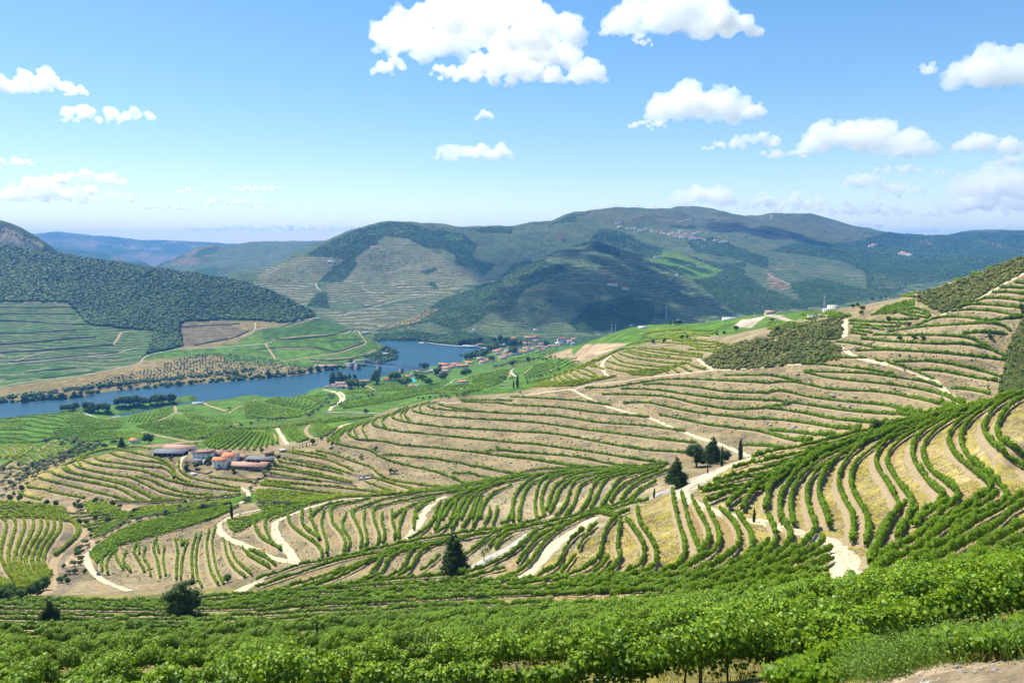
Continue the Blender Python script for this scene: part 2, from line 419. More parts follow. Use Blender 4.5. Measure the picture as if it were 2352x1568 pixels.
# ------------------------------------------------------------------ terrain mesh and what grows on it
TONES = dict(  # base colour, (stone, terrace, grass)
    bank=((.245,.20,.12), (1,0,.38)), bankw=((.31,.27,.165), (1,0,.3)), bankp=((.235,.185,.12), (1,0,.3)), bankd=((.18,.15,.10), (1,0,.05)),
    yell=((.31,.25,.11), (.7,0,1)), fore=((.15,.14,.06), (.3,0,.8)), gravel=((.50,.43,.34), (.4,0,0)), ggrav=((.40,.385,.355), (1,0,0)),
    shale=((.40,.31,.21), (1,0,.1)), soil=((.36,.26,.16), (.3,0,.1)), field=((.065,.145,.014), (0,0,.12)), dfield=((.04,.10,.014), (0,0,.05)),
    lfield=((.12,.19,.02), (0,0,.3)), orch=((.18,.135,.065), (.2,0,.6)), forest=((.030,.066,.018), (0,0,0)), scrub=((.10,.11,.038), (.1,0,.5)),
    terrG=((.045,.080,.028), (0,.5,0)), terrB=((.12,.095,.05), (0,.6,0)), terrL=((.04,.095,.018), (0,.7,0)), moor=((.068,.082,.035), (.1,0,0)),
    terrS=((.075,.095,.038), (0,1,0)), cream=((.45,.38,.27), (.3,1,0)))
AREAS = """
fore 0 235 P -400,1352 200,1352 520,1340 700,1345 1000,1320 1150,1315 1400,1330 1900,1362 2000,1290 2400,1180 2800,1100 2800,1900 -400,1900
yell 0 262 P 1590,1128 1700,1056 1850,1008 2000,966 2150,930 2400,893 2800,880 2800,1250 2352,1300 2000,1345 1950,1290 1850,1232 1700,1185
yell 70 216 P 1540,1132 1700,1190 1850,1240 1925,1300 1890,1362 1600,1385 1300,1380 1190,1335 1320,1250 1400,1200 1480,1150
gravel 150 260 M3 1380,1330 1440,1270 1560,1150 1650,1100 1800,1075 1950,1045 2100,1005 2080,1040 1950,1100 1850,1180 1700,1270 1600,1350 1480,1300
ggrav 120 230 N2 1930,570 2080,480 2200,380 2352,260 2560,190 2740,150 2600,250 2420,330 2280,430 2150,530 2050,570
ggrav 150 235 M3 1150,1400 1300,1300 1420,1240 1440,1290 1300,1360 1200,1410
shale 0 24 P 1900,1750 1960,1590 2050,1550 2180,1518 2352,1505 2900,1500 2900,1900
bankd 200 380 P -400,1150 150,1158 200,1200 130,1370 -400,1372
bankp 380 560 P 40,1150 60,1110 200,1050 300,1025 420,1040 480,1100 570,1130 560,1160 300,1160 130,1160
bankw 150 380 P 1000,1320 1100,1130 1550,1060 1520,1120 1350,1240 1180,1300
soil 300 520 P 150,1290 200,1230 150,1165 210,1155 320,1160 300,1210 220,1240 210,1300 130,1370
yell 280 620 P -400,1180 0,1150 60,1090 180,1040 300,1015 300,1035 150,1100 60,1150
field 400 560 P 380,1155 650,1120 860,1140 800,1150 600,1160
field 700 1700 P -400,890 1500,740 1560,755 1250,880 1000,960 800,985 740,1010 500,1030 -400,1100
field 560 760 P -400,1020 200,1020 340,1030 480,1010 750,960 760,1000 640,1020 -400,1090
soil 900 1400 T3 540,1562 680,1440 950,1430 1250,1440 1100,1480 950,1530 780,1562 M3 600,130 520,90
soil 900 1500 T3 200,1500 450,1400 550,1450 560,1562 350,1562
gravel 600 1300 T3 2030,1280 2100,1220 2352,1180 T4 350,1050 130,950 0,930 T3 2200,1290
lfield 900 1400 T3 1210,1330 1330,1280 1550,1270 1680,1330 1640,1360 1480,1370 1290,1370
bank 500 980 M3 540,90 950,0 1400,-90 1900,-130 2400,-170 M4 800,-260 1600,-300 2352,-600 2800,-700 2800,500 1700,560 0,930 M3 1900,1060 M2 700,880 660,850 860,690 1250,540 1700,440 M3 560,360 950,280 800,200
lfield 560 800 T4 930,950 1100,870 1340,815 1360,870 1200,930 1000,955
scrub 440 780 P 1612,832 1660,800 1720,782 1800,775 1900,785 1932,800 1930,826 1850,835 1780,842 1680,850 1640,845
scrub 440 900 T4 0,1140 60,1060 350,1020 680,970 684,1150 560,1172 300,1165
scrub 330 760 T4 1365,790 1500,715 1750,640 1950,560 2200,430 2500,300 2500,500 2250,605 2000,740 1850,835 1620,935 1500,880 1400,840
scrub 250 520 P 2420,700 2352,735 2320,800 2308,860 2292,912 2360,908 2800,890 2800,700
orch 1400 2350 P -400,905 0,888 170,865 250,850 322,828 420,820 510,815 520,830 600,835 700,845 730,850 735,862 560,872 300,905 0,935 -400,975
terrL 1500 2500 P -400,693 158,694 175,713 208,743 270,749 332,758 355,762 350,788 338,810 300,838 220,853 62,873 25,878 -400,900
terrB 1700 2500 P 410,752 420,738 525,735 550,743 565,763 550,773 450,793 415,800
orch 1700 2500 P 520,740 590,738 665,740 600,756 560,775 540,790 420,805 415,798 550,775 565,762
forest 1900 3200 P -400,560 0,565 100,568 187,593 250,600 300,608 462,625 588,650 650,681 713,713 723,725 663,741 588,735 525,733 420,738 410,754 420,795 340,812 350,788 358,760 208,746 175,713 157,693 -400,693
dfield 1900 2500 P 603,758 663,753 723,728 806,758 763,766 688,778 605,776
field 1800 2400 P 510,790 588,788 713,780 813,761 828,763 843,785 775,808 663,830 633,830 515,822
field 1800 2300 P 778,813 813,800 866,800 828,815 788,821
forest 1800 2400 P 838,818 868,808 888,796 913,810 910,825 875,835 845,832
terrG 2450 9000 P 500,560 1000,480 2352,480 2352,760 1500,775 900,800 500,740
cream 3100 4200 P -400,522 0,528 20,530 100,566 -400,566
terrS 2500 6000 T2 -20,620 100,520 430,400 650,410 820,440 700,560 560,650 300,760 0,740
terrS 2500 6000 T2 910,400 1100,290 1160,222 1390,240 1560,330 1830,470 2090,600 1900,680 1750,780 1400,800 1100,835 670,835 650,660 830,600 920,490
terrS 2400 6000 T2 275,760 550,680 560,740 450,860 380,860
terrS 2300 6000 T2 540,910 870,920 1100,870 1440,830 1465,900 1300,970 1080,1090 870,1060 700,980
terrG 2500 6000 T3 200,650 600,530 800,600 1000,640 1180,690 1240,760 1100,900 900,880 600,860 400,800
terrG 2500 6000 T3 880,900 1500,900 1900,1060 2000,1180 1700,1200 1350,1180 1330,1060 1000,1000
forest 2500 6000 T2 440,400 650,280 900,170 1200,80 1400,100 1600,160 1900,190 2000,280 2040,300 1980,400 2200,480 2100,590 1950,500 1820,470 1840,400 1700,330 1560,330 1400,240 1170,220 1100,300 920,400 920,490 800,640 650,640 560,650 700,500 820,430 650,410
forest 2400 4000 T2 460,860 560,740 640,730 680,880
forest 2500 5000 T2 1500,550 1650,500 1670,530 1560,570
forest 2500 5000 T2 1560,660 1640,630 1690,720
forest 2500 5000 T2 1980,140 2352,130 2352,195 2050,190
forest 2300 4200 T2 1060,1090 1450,980 1700,800 2000,690 2200,620 2352,480 T3 0,700 200,650 450,720 500,760 300,850 100,950 T2 2352,900 2120,940 2000,1040 1850,1090 1600,1010 1400,1040 1200,1090
forest 2300 3600 T2 1060,1180 1100,1110 1400,1080 1700,1120 1900,1090 2100,1130 2352,1200 2200,1240 1700,1200
orch 2300 3400 T2 1450,960 1600,880 1680,880 1500,1000 1250,1060 1150,1070
forest 2300 3800 T3 650,1130 700,1060 1000,1010 1300,1060 1320,1180 1250,1260 1000,1300 600,1330 520,1250
forest 3000 6000 T3 510,540 700,500 800,380 1000,400 1200,500 1390,560 1360,640 1220,640 1050,560 980,570 1000,640 800,600 700,520
forest 2500 6000 T3 1540,600 1900,700 2150,690 2130,800 2250,860 2352,950 2352,1150 2200,1190 2050,1150 1900,1050 1800,950 1650,850 1850,820 1930,760
forest 3500 7000 T3 370,330 570,240 600,320
forest 3500 7000 T3 1450,345 1680,350 1700,385 1450,365
forest 3000 7000 T3 1850,450 2100,560 2352,640 2352,750 2000,640 1700,600 1600,500
moor 3800 9000 T3 550,300 700,200 820,170 1200,215 1500,170 1650,190 2000,260 2352,210 T4 0,-10 500,50 1000,225 700,270 300,262 0,245 T3 2352,480 1700,380 1400,340 900,330 700,300
forest 2500 9000 T4 350,260 750,280 1150,170 1500,200 2352,170 2352,400 2000,600 1300,660 1150,760 650,840 0,920 0,700 300,820 200,650 450,600 900,700 900,550 700,450 400,400 0,350
terrB 2500 6000 T4 0,540 100,600 210,680 200,710 0,690
terrG 2800 7000 T4 920,580 1050,540 1300,670 1200,700 1040,690
terrB 3500 9000 T4 1350,270 1480,240 1520,310 1420,290
terrB 4500 9000 T4 1910,250 2120,290 2250,350 2110,320
field 3000 6000 T3 1250,680 1400,590 1500,580 1700,680 1930,750 1850,820 1640,840 1500,770
field 3000 6000 T2 1700,210 1930,200 1880,270 1800,255
"""
def paint():
    U, V = to_px(GX, GY, GZ); T = GY + 0*GX
    n1 = fbm(GX/260, GY/260, 4, 51); n2 = fbm(GX/60, GY/60, 4, 52)
    col = np.zeros(GX.shape+(3,), np.float32); kd = np.zeros_like(col)
    def setk(m, k):
        col[m] = TONES[k][0]; kd[m] = TONES[k][1]
    setk(np.ones(GX.shape, bool), 'bank')
    setk(T > 760, 'field'); setk(T > 2200, 'terrG')
    setk((T > 2200) & (n1 > 0.56), 'forest'); setk((T > 6200) & (n1 > 0.42), 'forest')
    setk((T > 3000) & (n1 < 0.36), 'terrB')
    for ln in AREAS.strip().splitlines():
        k, t0, t1, rest = ln.split(' ', 3); poly = pts(rest)
        if k != 'gravel' and k != 'ggrav': poly = smooth_line(np.vstack([poly, poly[:1]]), 9)[:-1] if float(t0) < 300 else poly
        amp = 7 if k in ('forest', 'scrub') else 3
        lo = poly.min(0)-amp*1.5; hi = poly.max(0)+amp*1.5
        idx = np.nonzero((T > float(t0)) & (T < float(t1)) & (U > lo[0]) & (U < hi[0]) & (V > lo[1]) & (V < hi[1]))
        if not len(idx[0]): continue
        pu = U[idx] + (n2[idx]-0.5)*amp*2.2; pv = V[idx] + (n1[idx]-0.5)*amp
        ins = inpoly(pu, pv, poly)
        m = (idx[0][ins], idx[1][ins]); setk(m, k)
    # gentle blend of neighbouring tones
    for a in (col, kd):
        b = a.copy(); b[1:-1] += a[2:] + a[:-2]; b[1:-1] /= 3; c = b.copy(); c[:, 1:-1] += b[:, 2:] + b[:, :-2]; c[:, 1:-1] /= 3; a[:] = c
    col *= (0.82 + 0.36*n2)[..., None]
    return col, kd
def build_ground():
    col, kd = paint()
    V = np.stack([GX, GY + 0*GX, GZ], -1).reshape(-1, 3)
    i = np.arange(NS-1)[:, None]*NT + np.arange(NT-1)[None, :]
    Fc = np.stack([i, i+NT, i+NT+1, i+1], -1).reshape(-1, 4)
    m = earth_material()
    o = np_mesh("ground", V, Fc, m, smooth=True); me = o.data
    for nm, a in (("tone", col), ("kinds", kd)):
        at = me.attributes.new(nm, 'FLOAT_COLOR', 'POINT')
        at.data.foreach_set("color", np.concatenate([a.reshape(-1, 3), np.ones((len(V), 1), np.float32)], 1).ravel())
    tag(o, kind='structure'); return o
build_ground()

# the river
m = mat("river_water", (0.012, 0.045, 0.07), rough=0.3, spec=0.25); b = m.node_tree.nodes["Principled BSDF"]
pos = geo_pos(m); bp = N(m, "ShaderNodeBump", Strength=0.5, Distance=0.5); LK(m, noise(m, pos, 0.25, 6, 0.6), bp.inputs['Height'])
LK(m, bp.outputs[0], b.inputs['Normal'])
LK(m, mixc(m, ramp(m, noise(m, pos, 0.008, 3), 0.35, 0.7), (0.014, 0.06, 0.085), (0.018, 0.07, 0.12)), b.inputs['Base Color'])
o = np_mesh("river", [(-3000, 700, 0), (2500, 700, 0), (2500, 5200, 0), (-3000, 5200, 0)], np.array([[0, 1, 2, 3]]), m); tag(o, kind='structure')

# ------------------------------------------------------------------ lines on the land
def rut_mat(name, col, col2, scale):
    m = rough_mat(name, col, col2, scale); b = m.node_tree.nodes["Principled BSDF"]; src = b.inputs['Base Color'].links[0].from_socket
    at = N(m, "ShaderNodeAttribute", _attribute_name="tint"); pos = geo_pos(m); f = math_n(m, 'ADD', at.outputs['Fac'], math_n(m, 'SUBTRACT', noise(m, pos, 0.5, 6, 0.7), 0.5))
    LK(m, mixc(m, ramp(m, f, 0.1, 0.6, 0.45, 0.0), src, tuple(x*0.62 for x in (col2[0], col2[1]*1.12, col2[2]*0.7))), b.inputs['Base Color']); return m
def land_line(px, step=3.0, jump=0.12):
    """picture polyline -> list of polylines lying on the land (split where the view jumps to ground behind)"""
    p = smooth_line(px, step); h = hit(p[:, 0], p[:, 1]); out = []; cur = []
    for q in h:
        if np.isnan(q[0]) or (cur and abs(math.log(q[1]/cur[-1][1])) > jump):
            if len(cur) > 3: out.append(np.array(cur))
            cur = []
        if not np.isnan(q[0]): cur.append(q)
    if len(cur) > 3: out.append(np.array(cur))
    res = []
    for c in out:
        for _ in range(3):
            c[1:-1, :2] = (c[:-2, :2] + 2*c[1:-1, :2] + c[2:, :2])/4
        res.append(c)
    return res
def resample(c, step):
    d = np.r_[0, np.cumsum(np.linalg.norm(np.diff(c[:, :2], axis=0), axis=1))]
    if d[-1] < step*2: return None
    n = int(d[-1]/step)+1; k = np.linspace(0, d[-1], n)
    x = np.interp(k, d, c[:, 0]); y = np.interp(k, d, c[:, 1])
    return np.stack([x, y, gz(x, y)], 1)
def side(c):
    g = np.gradient(c[:, :2], axis=0); g /= np.linalg.norm(g, axis=1, keepdims=True)+1e-9
    return np.stack([-g[:, 1], g[:, 0]], 1)
def ribbon(name, c, width, material, lift=None, across=8, kind='structure', edge=0.25, label=None, cat=None):
    t = float(np.median(c[:, 1])); c = resample(c, max(0.8, t*0.0035))
    if c is None: return None
    sd = side(c); n = len(c); V = []
    wn = width*(0.9 + edge*(fbm(np.arange(n)*0.35+t, np.arange(n)*0.0, 3, 3)-0.5)*2)
    lf = lift if lift is not None else 0.05 + t*0.00045
    for k in range(across+1):
        f = (k/across-0.5); x = c[:, 0]+sd[:, 0]*wn*f; y = c[:, 1]+sd[:, 1]*wn*f
        V.append(np.stack([x, y, gz(x, y)+lf*(0.35 if k in (0, across) else 1.0)], 1))
    V = np.stack(V, 1).reshape(-1, 3); m = across+1
    i = np.arange(n-1)[:, None]*m + np.arange(across)[None]; Fc = np.stack([i, i+1, i+m+1, i+m], -1).reshape(-1, 4)
    o = np_mesh(name, V, Fc, material, smooth=True, tint=np.tile(np.array([0, .45, 1, .7, .15, .7, 1, .45, 0])[:across+1], n)); tag(o, label, cat, kind=kind); return o

M_DIRT = rut_mat("pale_dirt", (0.58, 0.49, 0.34), (0.44, 0.36, 0.24), 0.7)
M_TRACK = rough_mat("track_soil", (0.28, 0.18, 0.09), (0.22, 0.18, 0.06), 0.5)
M_GREY = rut_mat("grey_gravel", (0.42, 0.40, 0.36), (0.33, 0.31, 0.27), 0.9)
M_ROADG = rough_mat("paved_road", (0.40, 0.38, 0.35), (0.32, 0.31, 0.29), 0.1)
M_WALL = rough_mat("schist_wall", (0.17, 0.13, 0.10), (0.10, 0.08, 0.065), 0.6, bump=0.8)
ROADS = """
5 d M3 0,430 300,390 500,365 560,368 700,440 850,510 1050,570 1250,620 1450,700 1700,800 1830,840 2000,900 2180,980 2230,1010
5 d M2 1680,480 1850,485 2100,462 2352,432 M3 20,428
4.5 d M3 560,368 700,322 1000,290 1250,250 1500,225 1830,190 2000,182 2352,155 2490,140 2660,135
5 d M3 1710,85 1780,140 1850,182
7 d M3 920,45 850,95 825,150 855,215 890,250
6 d T4 480,1190 600,1210 700,1260 800,1325 M4 920,95 1050,122 1200,160 1400,230 1530,290 1600,350 1700,440 1780,510
5 d T4 -20,1168 200,1175 480,1190
6 d T4 1345,822 1350,880 1480,945 1560,962 1700,890 1900,822 1980,775 2100,700 2250,615 2360,560
9 d T4 700,985 705,1060 702,1150
5 d T4 2250,1340 2200,1370 2290,1300 
6 d T4 2200,1340 2260,1300 2200,1420 2170,1520
5.5 d M3 2110,1015 2000,1062 1850,1140 1720,1200 1600,1262 1545,1310 1590,1370 1700,1425 1850,1480 1990,1520 2110,1560 N4 0,95 100,125 200,160 330,195 430,225 530,262 600,310 650,370 690,430 720,500 715,570 680,640 600,690 500,745
6.5 d N3 800,15 755,50 680,100 600,152 500,215 400,290 320,370 250,450 190,510 120,570 60,610 0,640
7 g N3 400,100 300,130 200,172 120,220 60,270 -60,340 N2 2200,385 2080,450 1990,520
7 d M2 1740,1345 1650,1385 1590,1440 1540,1500 1490,1566 N2 1540,40 1500,100 1430,190 1380,262
7 d M2 1010,1358 850,1365 700,1390 560,1425 450,1460 350,1500 250,1540 170,1590 N2 180,100 170,150 200,240 260,310 320,380 350,450
6 d N1 2352,352 2280,315 2200,280 2120,250 2060,210 2015,165 2010,120 2060,75 2150,30 2250,0 2400,-30
6 d N2 -10,360 80,395 150,420 250,440 350,450 430,468
5 d M1 1740,840 1690,865 1660,900 1650,960 1670,1010 1720,1045 1850,1090 2050,1130 2200,1150 2270,1180 2285,1220 2240,1270 2160,1310
5 d N1 780,385 800,440 830,510 900,590 980,640 1080,680 1200,722
5 g N1 790,390 850,330 950,270 1050,210 1170,140
7 t N1 640,-60 680,0 700,70 780,120 795,180 700,260 600,340 520,420 490,500 490,600 480,680 430,740 250,775
7 d N1 2352,648 2250,690 2150,750 2050,800 1960,840 1860,870
6 d N2 0,650 60,610 130,575 190,560
8 d M2 620,362 700,380 760,410 785,450 760,490 700,525 672,560
8 d M2 700,375 780,395 815,430 800,460 740,500 690,530
5 t M2 0,920 150,880 
8 t M2 140,720 190,800 260,880
7 d M2 185,700 230,780 290,870
7 t M2 545,655 480,700 455,740 490,790 560,820
7 d M2 1050,655 900,670 800,690 760,715
5 t M1 330,820 400,770 480,730 520,712
6 g M1 780,465 850,495 920,512 1020,508 1110,490
6 t M1 1600,400 1620,450 1560,490 1440,540
6 t M1 1570,510 1700,545 1850,580 1940,600
6 t M1 1260,640 1320,640 1450,670 1600,700 1780,735
7 t M1 1870,370 1930,400 2000,420 2080,450
5 t M1 2352,340 2250,390 2150,430 2100,470
5 t M1 1620,460 1900,510 2200,570
5 t M2 90,490 250,530 480,575
4 g M2 650,570 1000,575 1200,590 1270,600
5 t M2 1640,390 1700,350 1800,330
7 t M2 1005,325 1060,345 1090,365
6 t Z3 1250,860 1290,890 1330,900 M3 -20,205 0,180
8 g Z3 1400,760 1340,790 1360,840 1440,890
6 t Z3 1520,880 1600,800 1710,720
6 t Z3 1960,810 2010,750 2110,680
5 g Z3 230,1080 330,1020 400,990 450,940 600,910 690,880
5 g Z3 500,1090 640,1070 M2 1380,370
8 r M1 -20,332 400,290 800,240 1300,172 1800,132 2352,65 M2 100,215 400,205 620,180 750,150 880,120 910,95 1000,85 1100,60 1180,30
8 r M1 -20,235 200,185 700,130 1000,72 1250,20 1300,-5 T1 1310,1345 1400,1300 1700,1250 2000,1240 2352,1212 T2 150,1190
8 r T1 0,1392 120,1385 700,1330 1050,1300 1150,1270 1260,1245
8 t T1 120,1375 300,1310 500,1275
10 t T1 1040,1215 1090,1150 1110,1105 1180,1098
7 r T1 0,824 300,826 625,825
7 r T1 2350,1010 2330,1100 T1 2200,1150 2100,1150
7 r T2 -10,1075 200,1045 300,1015 400,990 580,970
7 t T2 270,1060 400,1020 520,985
9 t T2 130,1170 400,1140 700,1120 850,1105 905,1085 950,1095 980,1160 1020,1190 980,1220 880,1250 760,1290 500,1330 180,1380
8 t T2 500,1370 700,1345 900,1330 1110,1265
9 t T2 85,1200 120,1260 180,1350
8 t T2 180,1250 450,1250 600,1245
10 r T2 550,650 555,690 600,720
10 r T2 810,950 870,920 960,905 1150,850 1300,810 1500,775 1640,745
10 r T2 660,820 700,820
8 r T2 970,690 1040,730 1100,745
8 r T2 1240,680 1330,655 1400,625
8 r T2 1220,555 1350,525 1420,500
10 r T3 1210,690 1225,660 1250,670
8 r T3 1270,680 1400,730 1500,780 1530,800 1450,840 1445,865
8 r T3 1520,750 1580,720 1720,700
10 r T3 1510,325 1600,300 1725,285
10 r T4 20,70 38,50 30,20
8 r T4 0,560 50,600 200,660
"""
WALLS = """
7 T1 -60,870 300,875 680,870
7 T1 -60,935 280,930 700,935
9 T1 -60,995 200,1000 500,1020 850,1032
8 T1 -60,1110 300,1105 700,1080
10 T1 -60,1218 300,1195 600,1165 880,1148
10 T1 -60,1292 300,1275 700,1245 1040,1215
10 T1 100,1378 500,1345 900,1308 1080,1292
8 T1 230,1475 500,1445 700,1430
8 T1 380,1525 600,1500 870,1462
8 T1 1300,1325 1350,1300 
9 T1 1780,1225 1950,1190 2150,1150 2260,1100 2290,1080
8 T1 1640,1055 1900,1040 2200,1025
8 T2 60,1160 300,1165 500,1150 700,1125 830,1090 890,1085
8 T2 0,1260 290,1240 450,1245 600,1250 740,1280 860,1245 1000,1195
7 T2 500,1355 700,1360 850,1345 1000,1310
6 T2 680,1185 800,1170 980,1165
2.6 M4 570,20 800,-10 1000,-80 1200,-170 1420,-260
2.2 M4 730,-140 930,-180 1150,-200 1260,-250
3 M2 250,985 400,1010 600,1045 750,1100 900,1150 1000,1175
3.2 M2 70,1155 300,1180 600,1205 800,1230 920,1255
2.5 Q 690,610 900,660 1050,690 1130,650
2.5 Q 1480,650 1600,730 1750,775 1900,770 1950,740
2 M1 1000,1290 1300,1295 1700,1285 2000,1255 2200,1225
2.5 M2 640,580 800,590 1050,600
3 M2 920,590 1040,600
4 Z3 660,540 700,545
5 M3 -20,300 60,295
"""
def build_roads():
    mats = dict(d=M_DIRT, g=M_GREY, t=rut_mat("brown_track", (0.36, 0.26, 0.155), (0.29, 0.21, 0.11), 0.3), r=rough_mat("far_road", (0.45, 0.40, 0.33), (0.36, 0.31, 0.25), 0.1))
    for ln in ROADS.strip().splitlines():
        w_, k, rest = ln.split(' ', 2)
        for c in land_line(pts(rest), 3.0, 0.15 if k != 'r' else 0.2): ribbon({'d': 'dirt_road', 'g': 'gravel_road', 't': 'track', 'r': 'road'}[k], c, float(w_)*(0.85 if k != 'r' and np.median(c[:, 1]) < 250 else 0.62 if k != 'r' and np.median(c[:, 1]) < 900 else 0.75 if k != 'r' else 0.5), mats[k])
    n = 0
    for ln in WALLS.strip().splitlines():
        h_, rest = ln.split(' ', 1); h_ = float(h_)*0.34
        for c in land_line(pts(rest), 3.0, 0.15):
            t = float(np.median(c[:, 1])); c = resample(c, max(1.0, t*0.003))
            if c is None: continue
            sd = side(c); th = 0.5 if t < 900 else 1.2; V = []
            hh = h_*(0.8+0.4*fbm(np.arange(len(c))*0.3, np.zeros(len(c)), 2, 5+n))
            for a, z in ((-th, -1.0), (-th*0.8, 1), (th*0.8, 1), (th, -1.0)):
                V.append(np.stack([c[:, 0]+sd[:, 0]*a, c[:, 1]+sd[:, 1]*a, c[:, 2]+(hh if z > 0 else z)], 1))
            V = np.stack(V, 1).reshape(-1, 3); i = np.arange(len(c)-1)[:, None]*4+np.arange(3)[None]
            Fc = [np.stack([i, i+1, i+5, i+4], -1).reshape(-1, 4), np.array([[0, 3, 2, 1], [len(V)-4, len(V)-3, len(V)-2, len(V)-1]])]
            loc = c[len(c)//2]
            o = np_mesh("stone_wall", V, Fc, M_WALL, loc=loc)
            tag(o, ["dark schist retaining wall on the terraces across the river" if t > 1400 else "low dark stone wall edging the near vineyard terraces"][0], "wall",
                "retaining walls across the river" if t > 1400 else "stone walls of the near terraces"); n += 1
build_roads()

# ------------------------------------------------------------------ vine rows
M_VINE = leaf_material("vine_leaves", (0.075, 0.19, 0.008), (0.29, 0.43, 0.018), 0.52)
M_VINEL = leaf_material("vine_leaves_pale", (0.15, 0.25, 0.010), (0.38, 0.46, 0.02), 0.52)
M_VINEN = leaf_material("vine_leaves_near", (0.03, 0.10, 0.006), (0.28, 0.43, 0.02), 0.32)  # deeper dark end paints the shaded bands low on the near rows
M_STEM = rough_mat("vine_wood", (0.12, 0.08, 0.05), (0.07, 0.05, 0.035), 4)
M_POST = rough_mat("weathered_post", (0.16, 0.14, 0.11), (0.10, 0.09, 0.07), 5)
LEAF5 = np.array([[0, -.5], [.48, -.18], [.36, .36], [0, .62], [-.36, .36], [-.48, -.18]])
LEAF4 = np.array([[-.5, -.42], [.5, -.5], [.42, .5], [-.5, .42]])
def leaf_cards(cen, nrm, size, rg, shape):
    n = len(cen); nrm = nrm/(np.linalg.norm(nrm, axis=1, keepdims=True)+1e-9)
    r = rg.normal(size=(n, 3)); a = np.cross(nrm, r); a /= np.linalg.norm(a, axis=1, keepdims=True)+1e-9; b_ = np.cross(nrm, a)
    k = len(shape); fold = np.abs(shape[:, 0])*0.35
    V = cen[:, None, :] + (a[:, None, :]*shape[None, :, :1] + b_[:, None, :]*shape[None, :, 1:] + nrm[:, None, :]*fold[None, :, None])*size[:, None, None]
    return V.reshape(-1, 3), np.arange(n*k).reshape(n, k)
def vine_geometry(c, rg, h=1.7, wd=0.8, gap=0.45, dense=1.0, q=1.0):
    """c: centre line on the ground. Returns vertices, faces, tint of the foliage"""
    t = float(np.median(c[:, 1])); L = float(np.linalg.norm(np.diff(c[:, :2], axis=0), axis=1).sum())
    lc = max(0.108, t*0.00125)*q; near = t < 75
    sd = side(c); n = len(c); u = np.r_[0, np.cumsum(np.linalg.norm(np.diff(c[:, :2], axis=0), axis=1))]
    ph = rg.uniform(0, 100)
    mod = np.clip(0.15 + 1.7*fbm(u/1.4+ph, np.zeros(n), 3, 7), 0.55 if near else 0.45, 1.4)              # every vine differs
    wd = wd*(1.0 if t < 180 else 1.2 if t < 300 else 1.6); h = h*(1.0 if t < 180 else 1.12)
    # core
    ang = np.linspace(-0.5, math.pi+0.5, 7); V = []
    for a in ang:
        x = math.cos(a)*wd/2*(0.34 if near else 0.66)*(1.0 if math.sin(a) > 0 else 0.6); z = gap + (h-gap)*(0.42 if near else 0.5) + math.sin(a)*(h-gap)*(0.22 if near else 0.42)
        V.append(np.stack([c[:, 0]+sd[:, 0]*x*mod, c[:, 1]+sd[:, 1]*x*mod, c[:, 2]+gap+(z-gap)*mod], 1))
    V = np.stack(V, 1).reshape(-1, 3); m = 7
    i = np.arange(n-1)[:, None]*m + np.arange(m)[None]; j = (np.arange(m)+1) % m
    Fc = np.stack([i, i+m, np.arange(n-1)[:, None]*m+m+j[None], np.arange(n-1)[:, None]*m+j[None]], -1).reshape(-1, 4)
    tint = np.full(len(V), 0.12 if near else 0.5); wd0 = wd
    per = dense*(2.7 if near else 2.0)*(wd+2*(h-gap))*0.75/(lc*lc); nl = int(L*per)
    f = rg.uniform(0, n-1.001, nl); k = f.astype(int); fr = (f-k)[:, None]
    p = c[k]*(1-fr) + c[k+1]*fr; s2 = sd[k]; md = mod[k]
    a = rg.uniform(-0.75, math.pi+0.75, nl); rr = rg.uniform(0.42 if near else 0.72, 1.14, nl)**0.7 + (rg.random(nl) < 0.05)*rg.uniform(0, 0.35, nl)
    rr = rr*((0.30+1.35*fbm(u[k]*1.1+ph*3, a*1.3+ph, 3, 61)) if near else (0.52+0.95*fbm(u[k]*1.1+ph*3, a*1.3+ph, 3, 61))) if t < 330 else rr
    x = np.cos(a)*wd/2*rr*md*(0.62+0.38*np.clip(np.sin(a)*1.5+.4, 0, 1)); z = gap + (h-gap)*(0.5+0.5*np.sin(a)*rr)*md
    cen = np.stack([p[:, 0]+s2[:, 0]*x, p[:, 1]+s2[:, 1]*x, p[:, 2]+z], 1)
    nr = np.stack([s2[:, 0]*np.cos(a), s2[:, 1]*np.cos(a), np.sin(a)*0.8+0.35], 1) + rg.normal(size=(nl, 3))*0.55
    Vl, Fl = leaf_cards(cen, nr, lc*rg.uniform(0.65, 1.3, nl)*1.12, rg, LEAF5 if near else LEAF4)
    tl = np.clip((0.18 + 0.50*np.sin(a) if t < 200 else 0.30 + 0.42*np.sin(a)) + rg.normal(size=nl)*0.33, 0, 1)  # lower leaves tinted darker: shade under the canopy painted into the colour
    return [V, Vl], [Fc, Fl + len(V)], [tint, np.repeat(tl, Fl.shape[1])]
ROWS_MADE = [0]
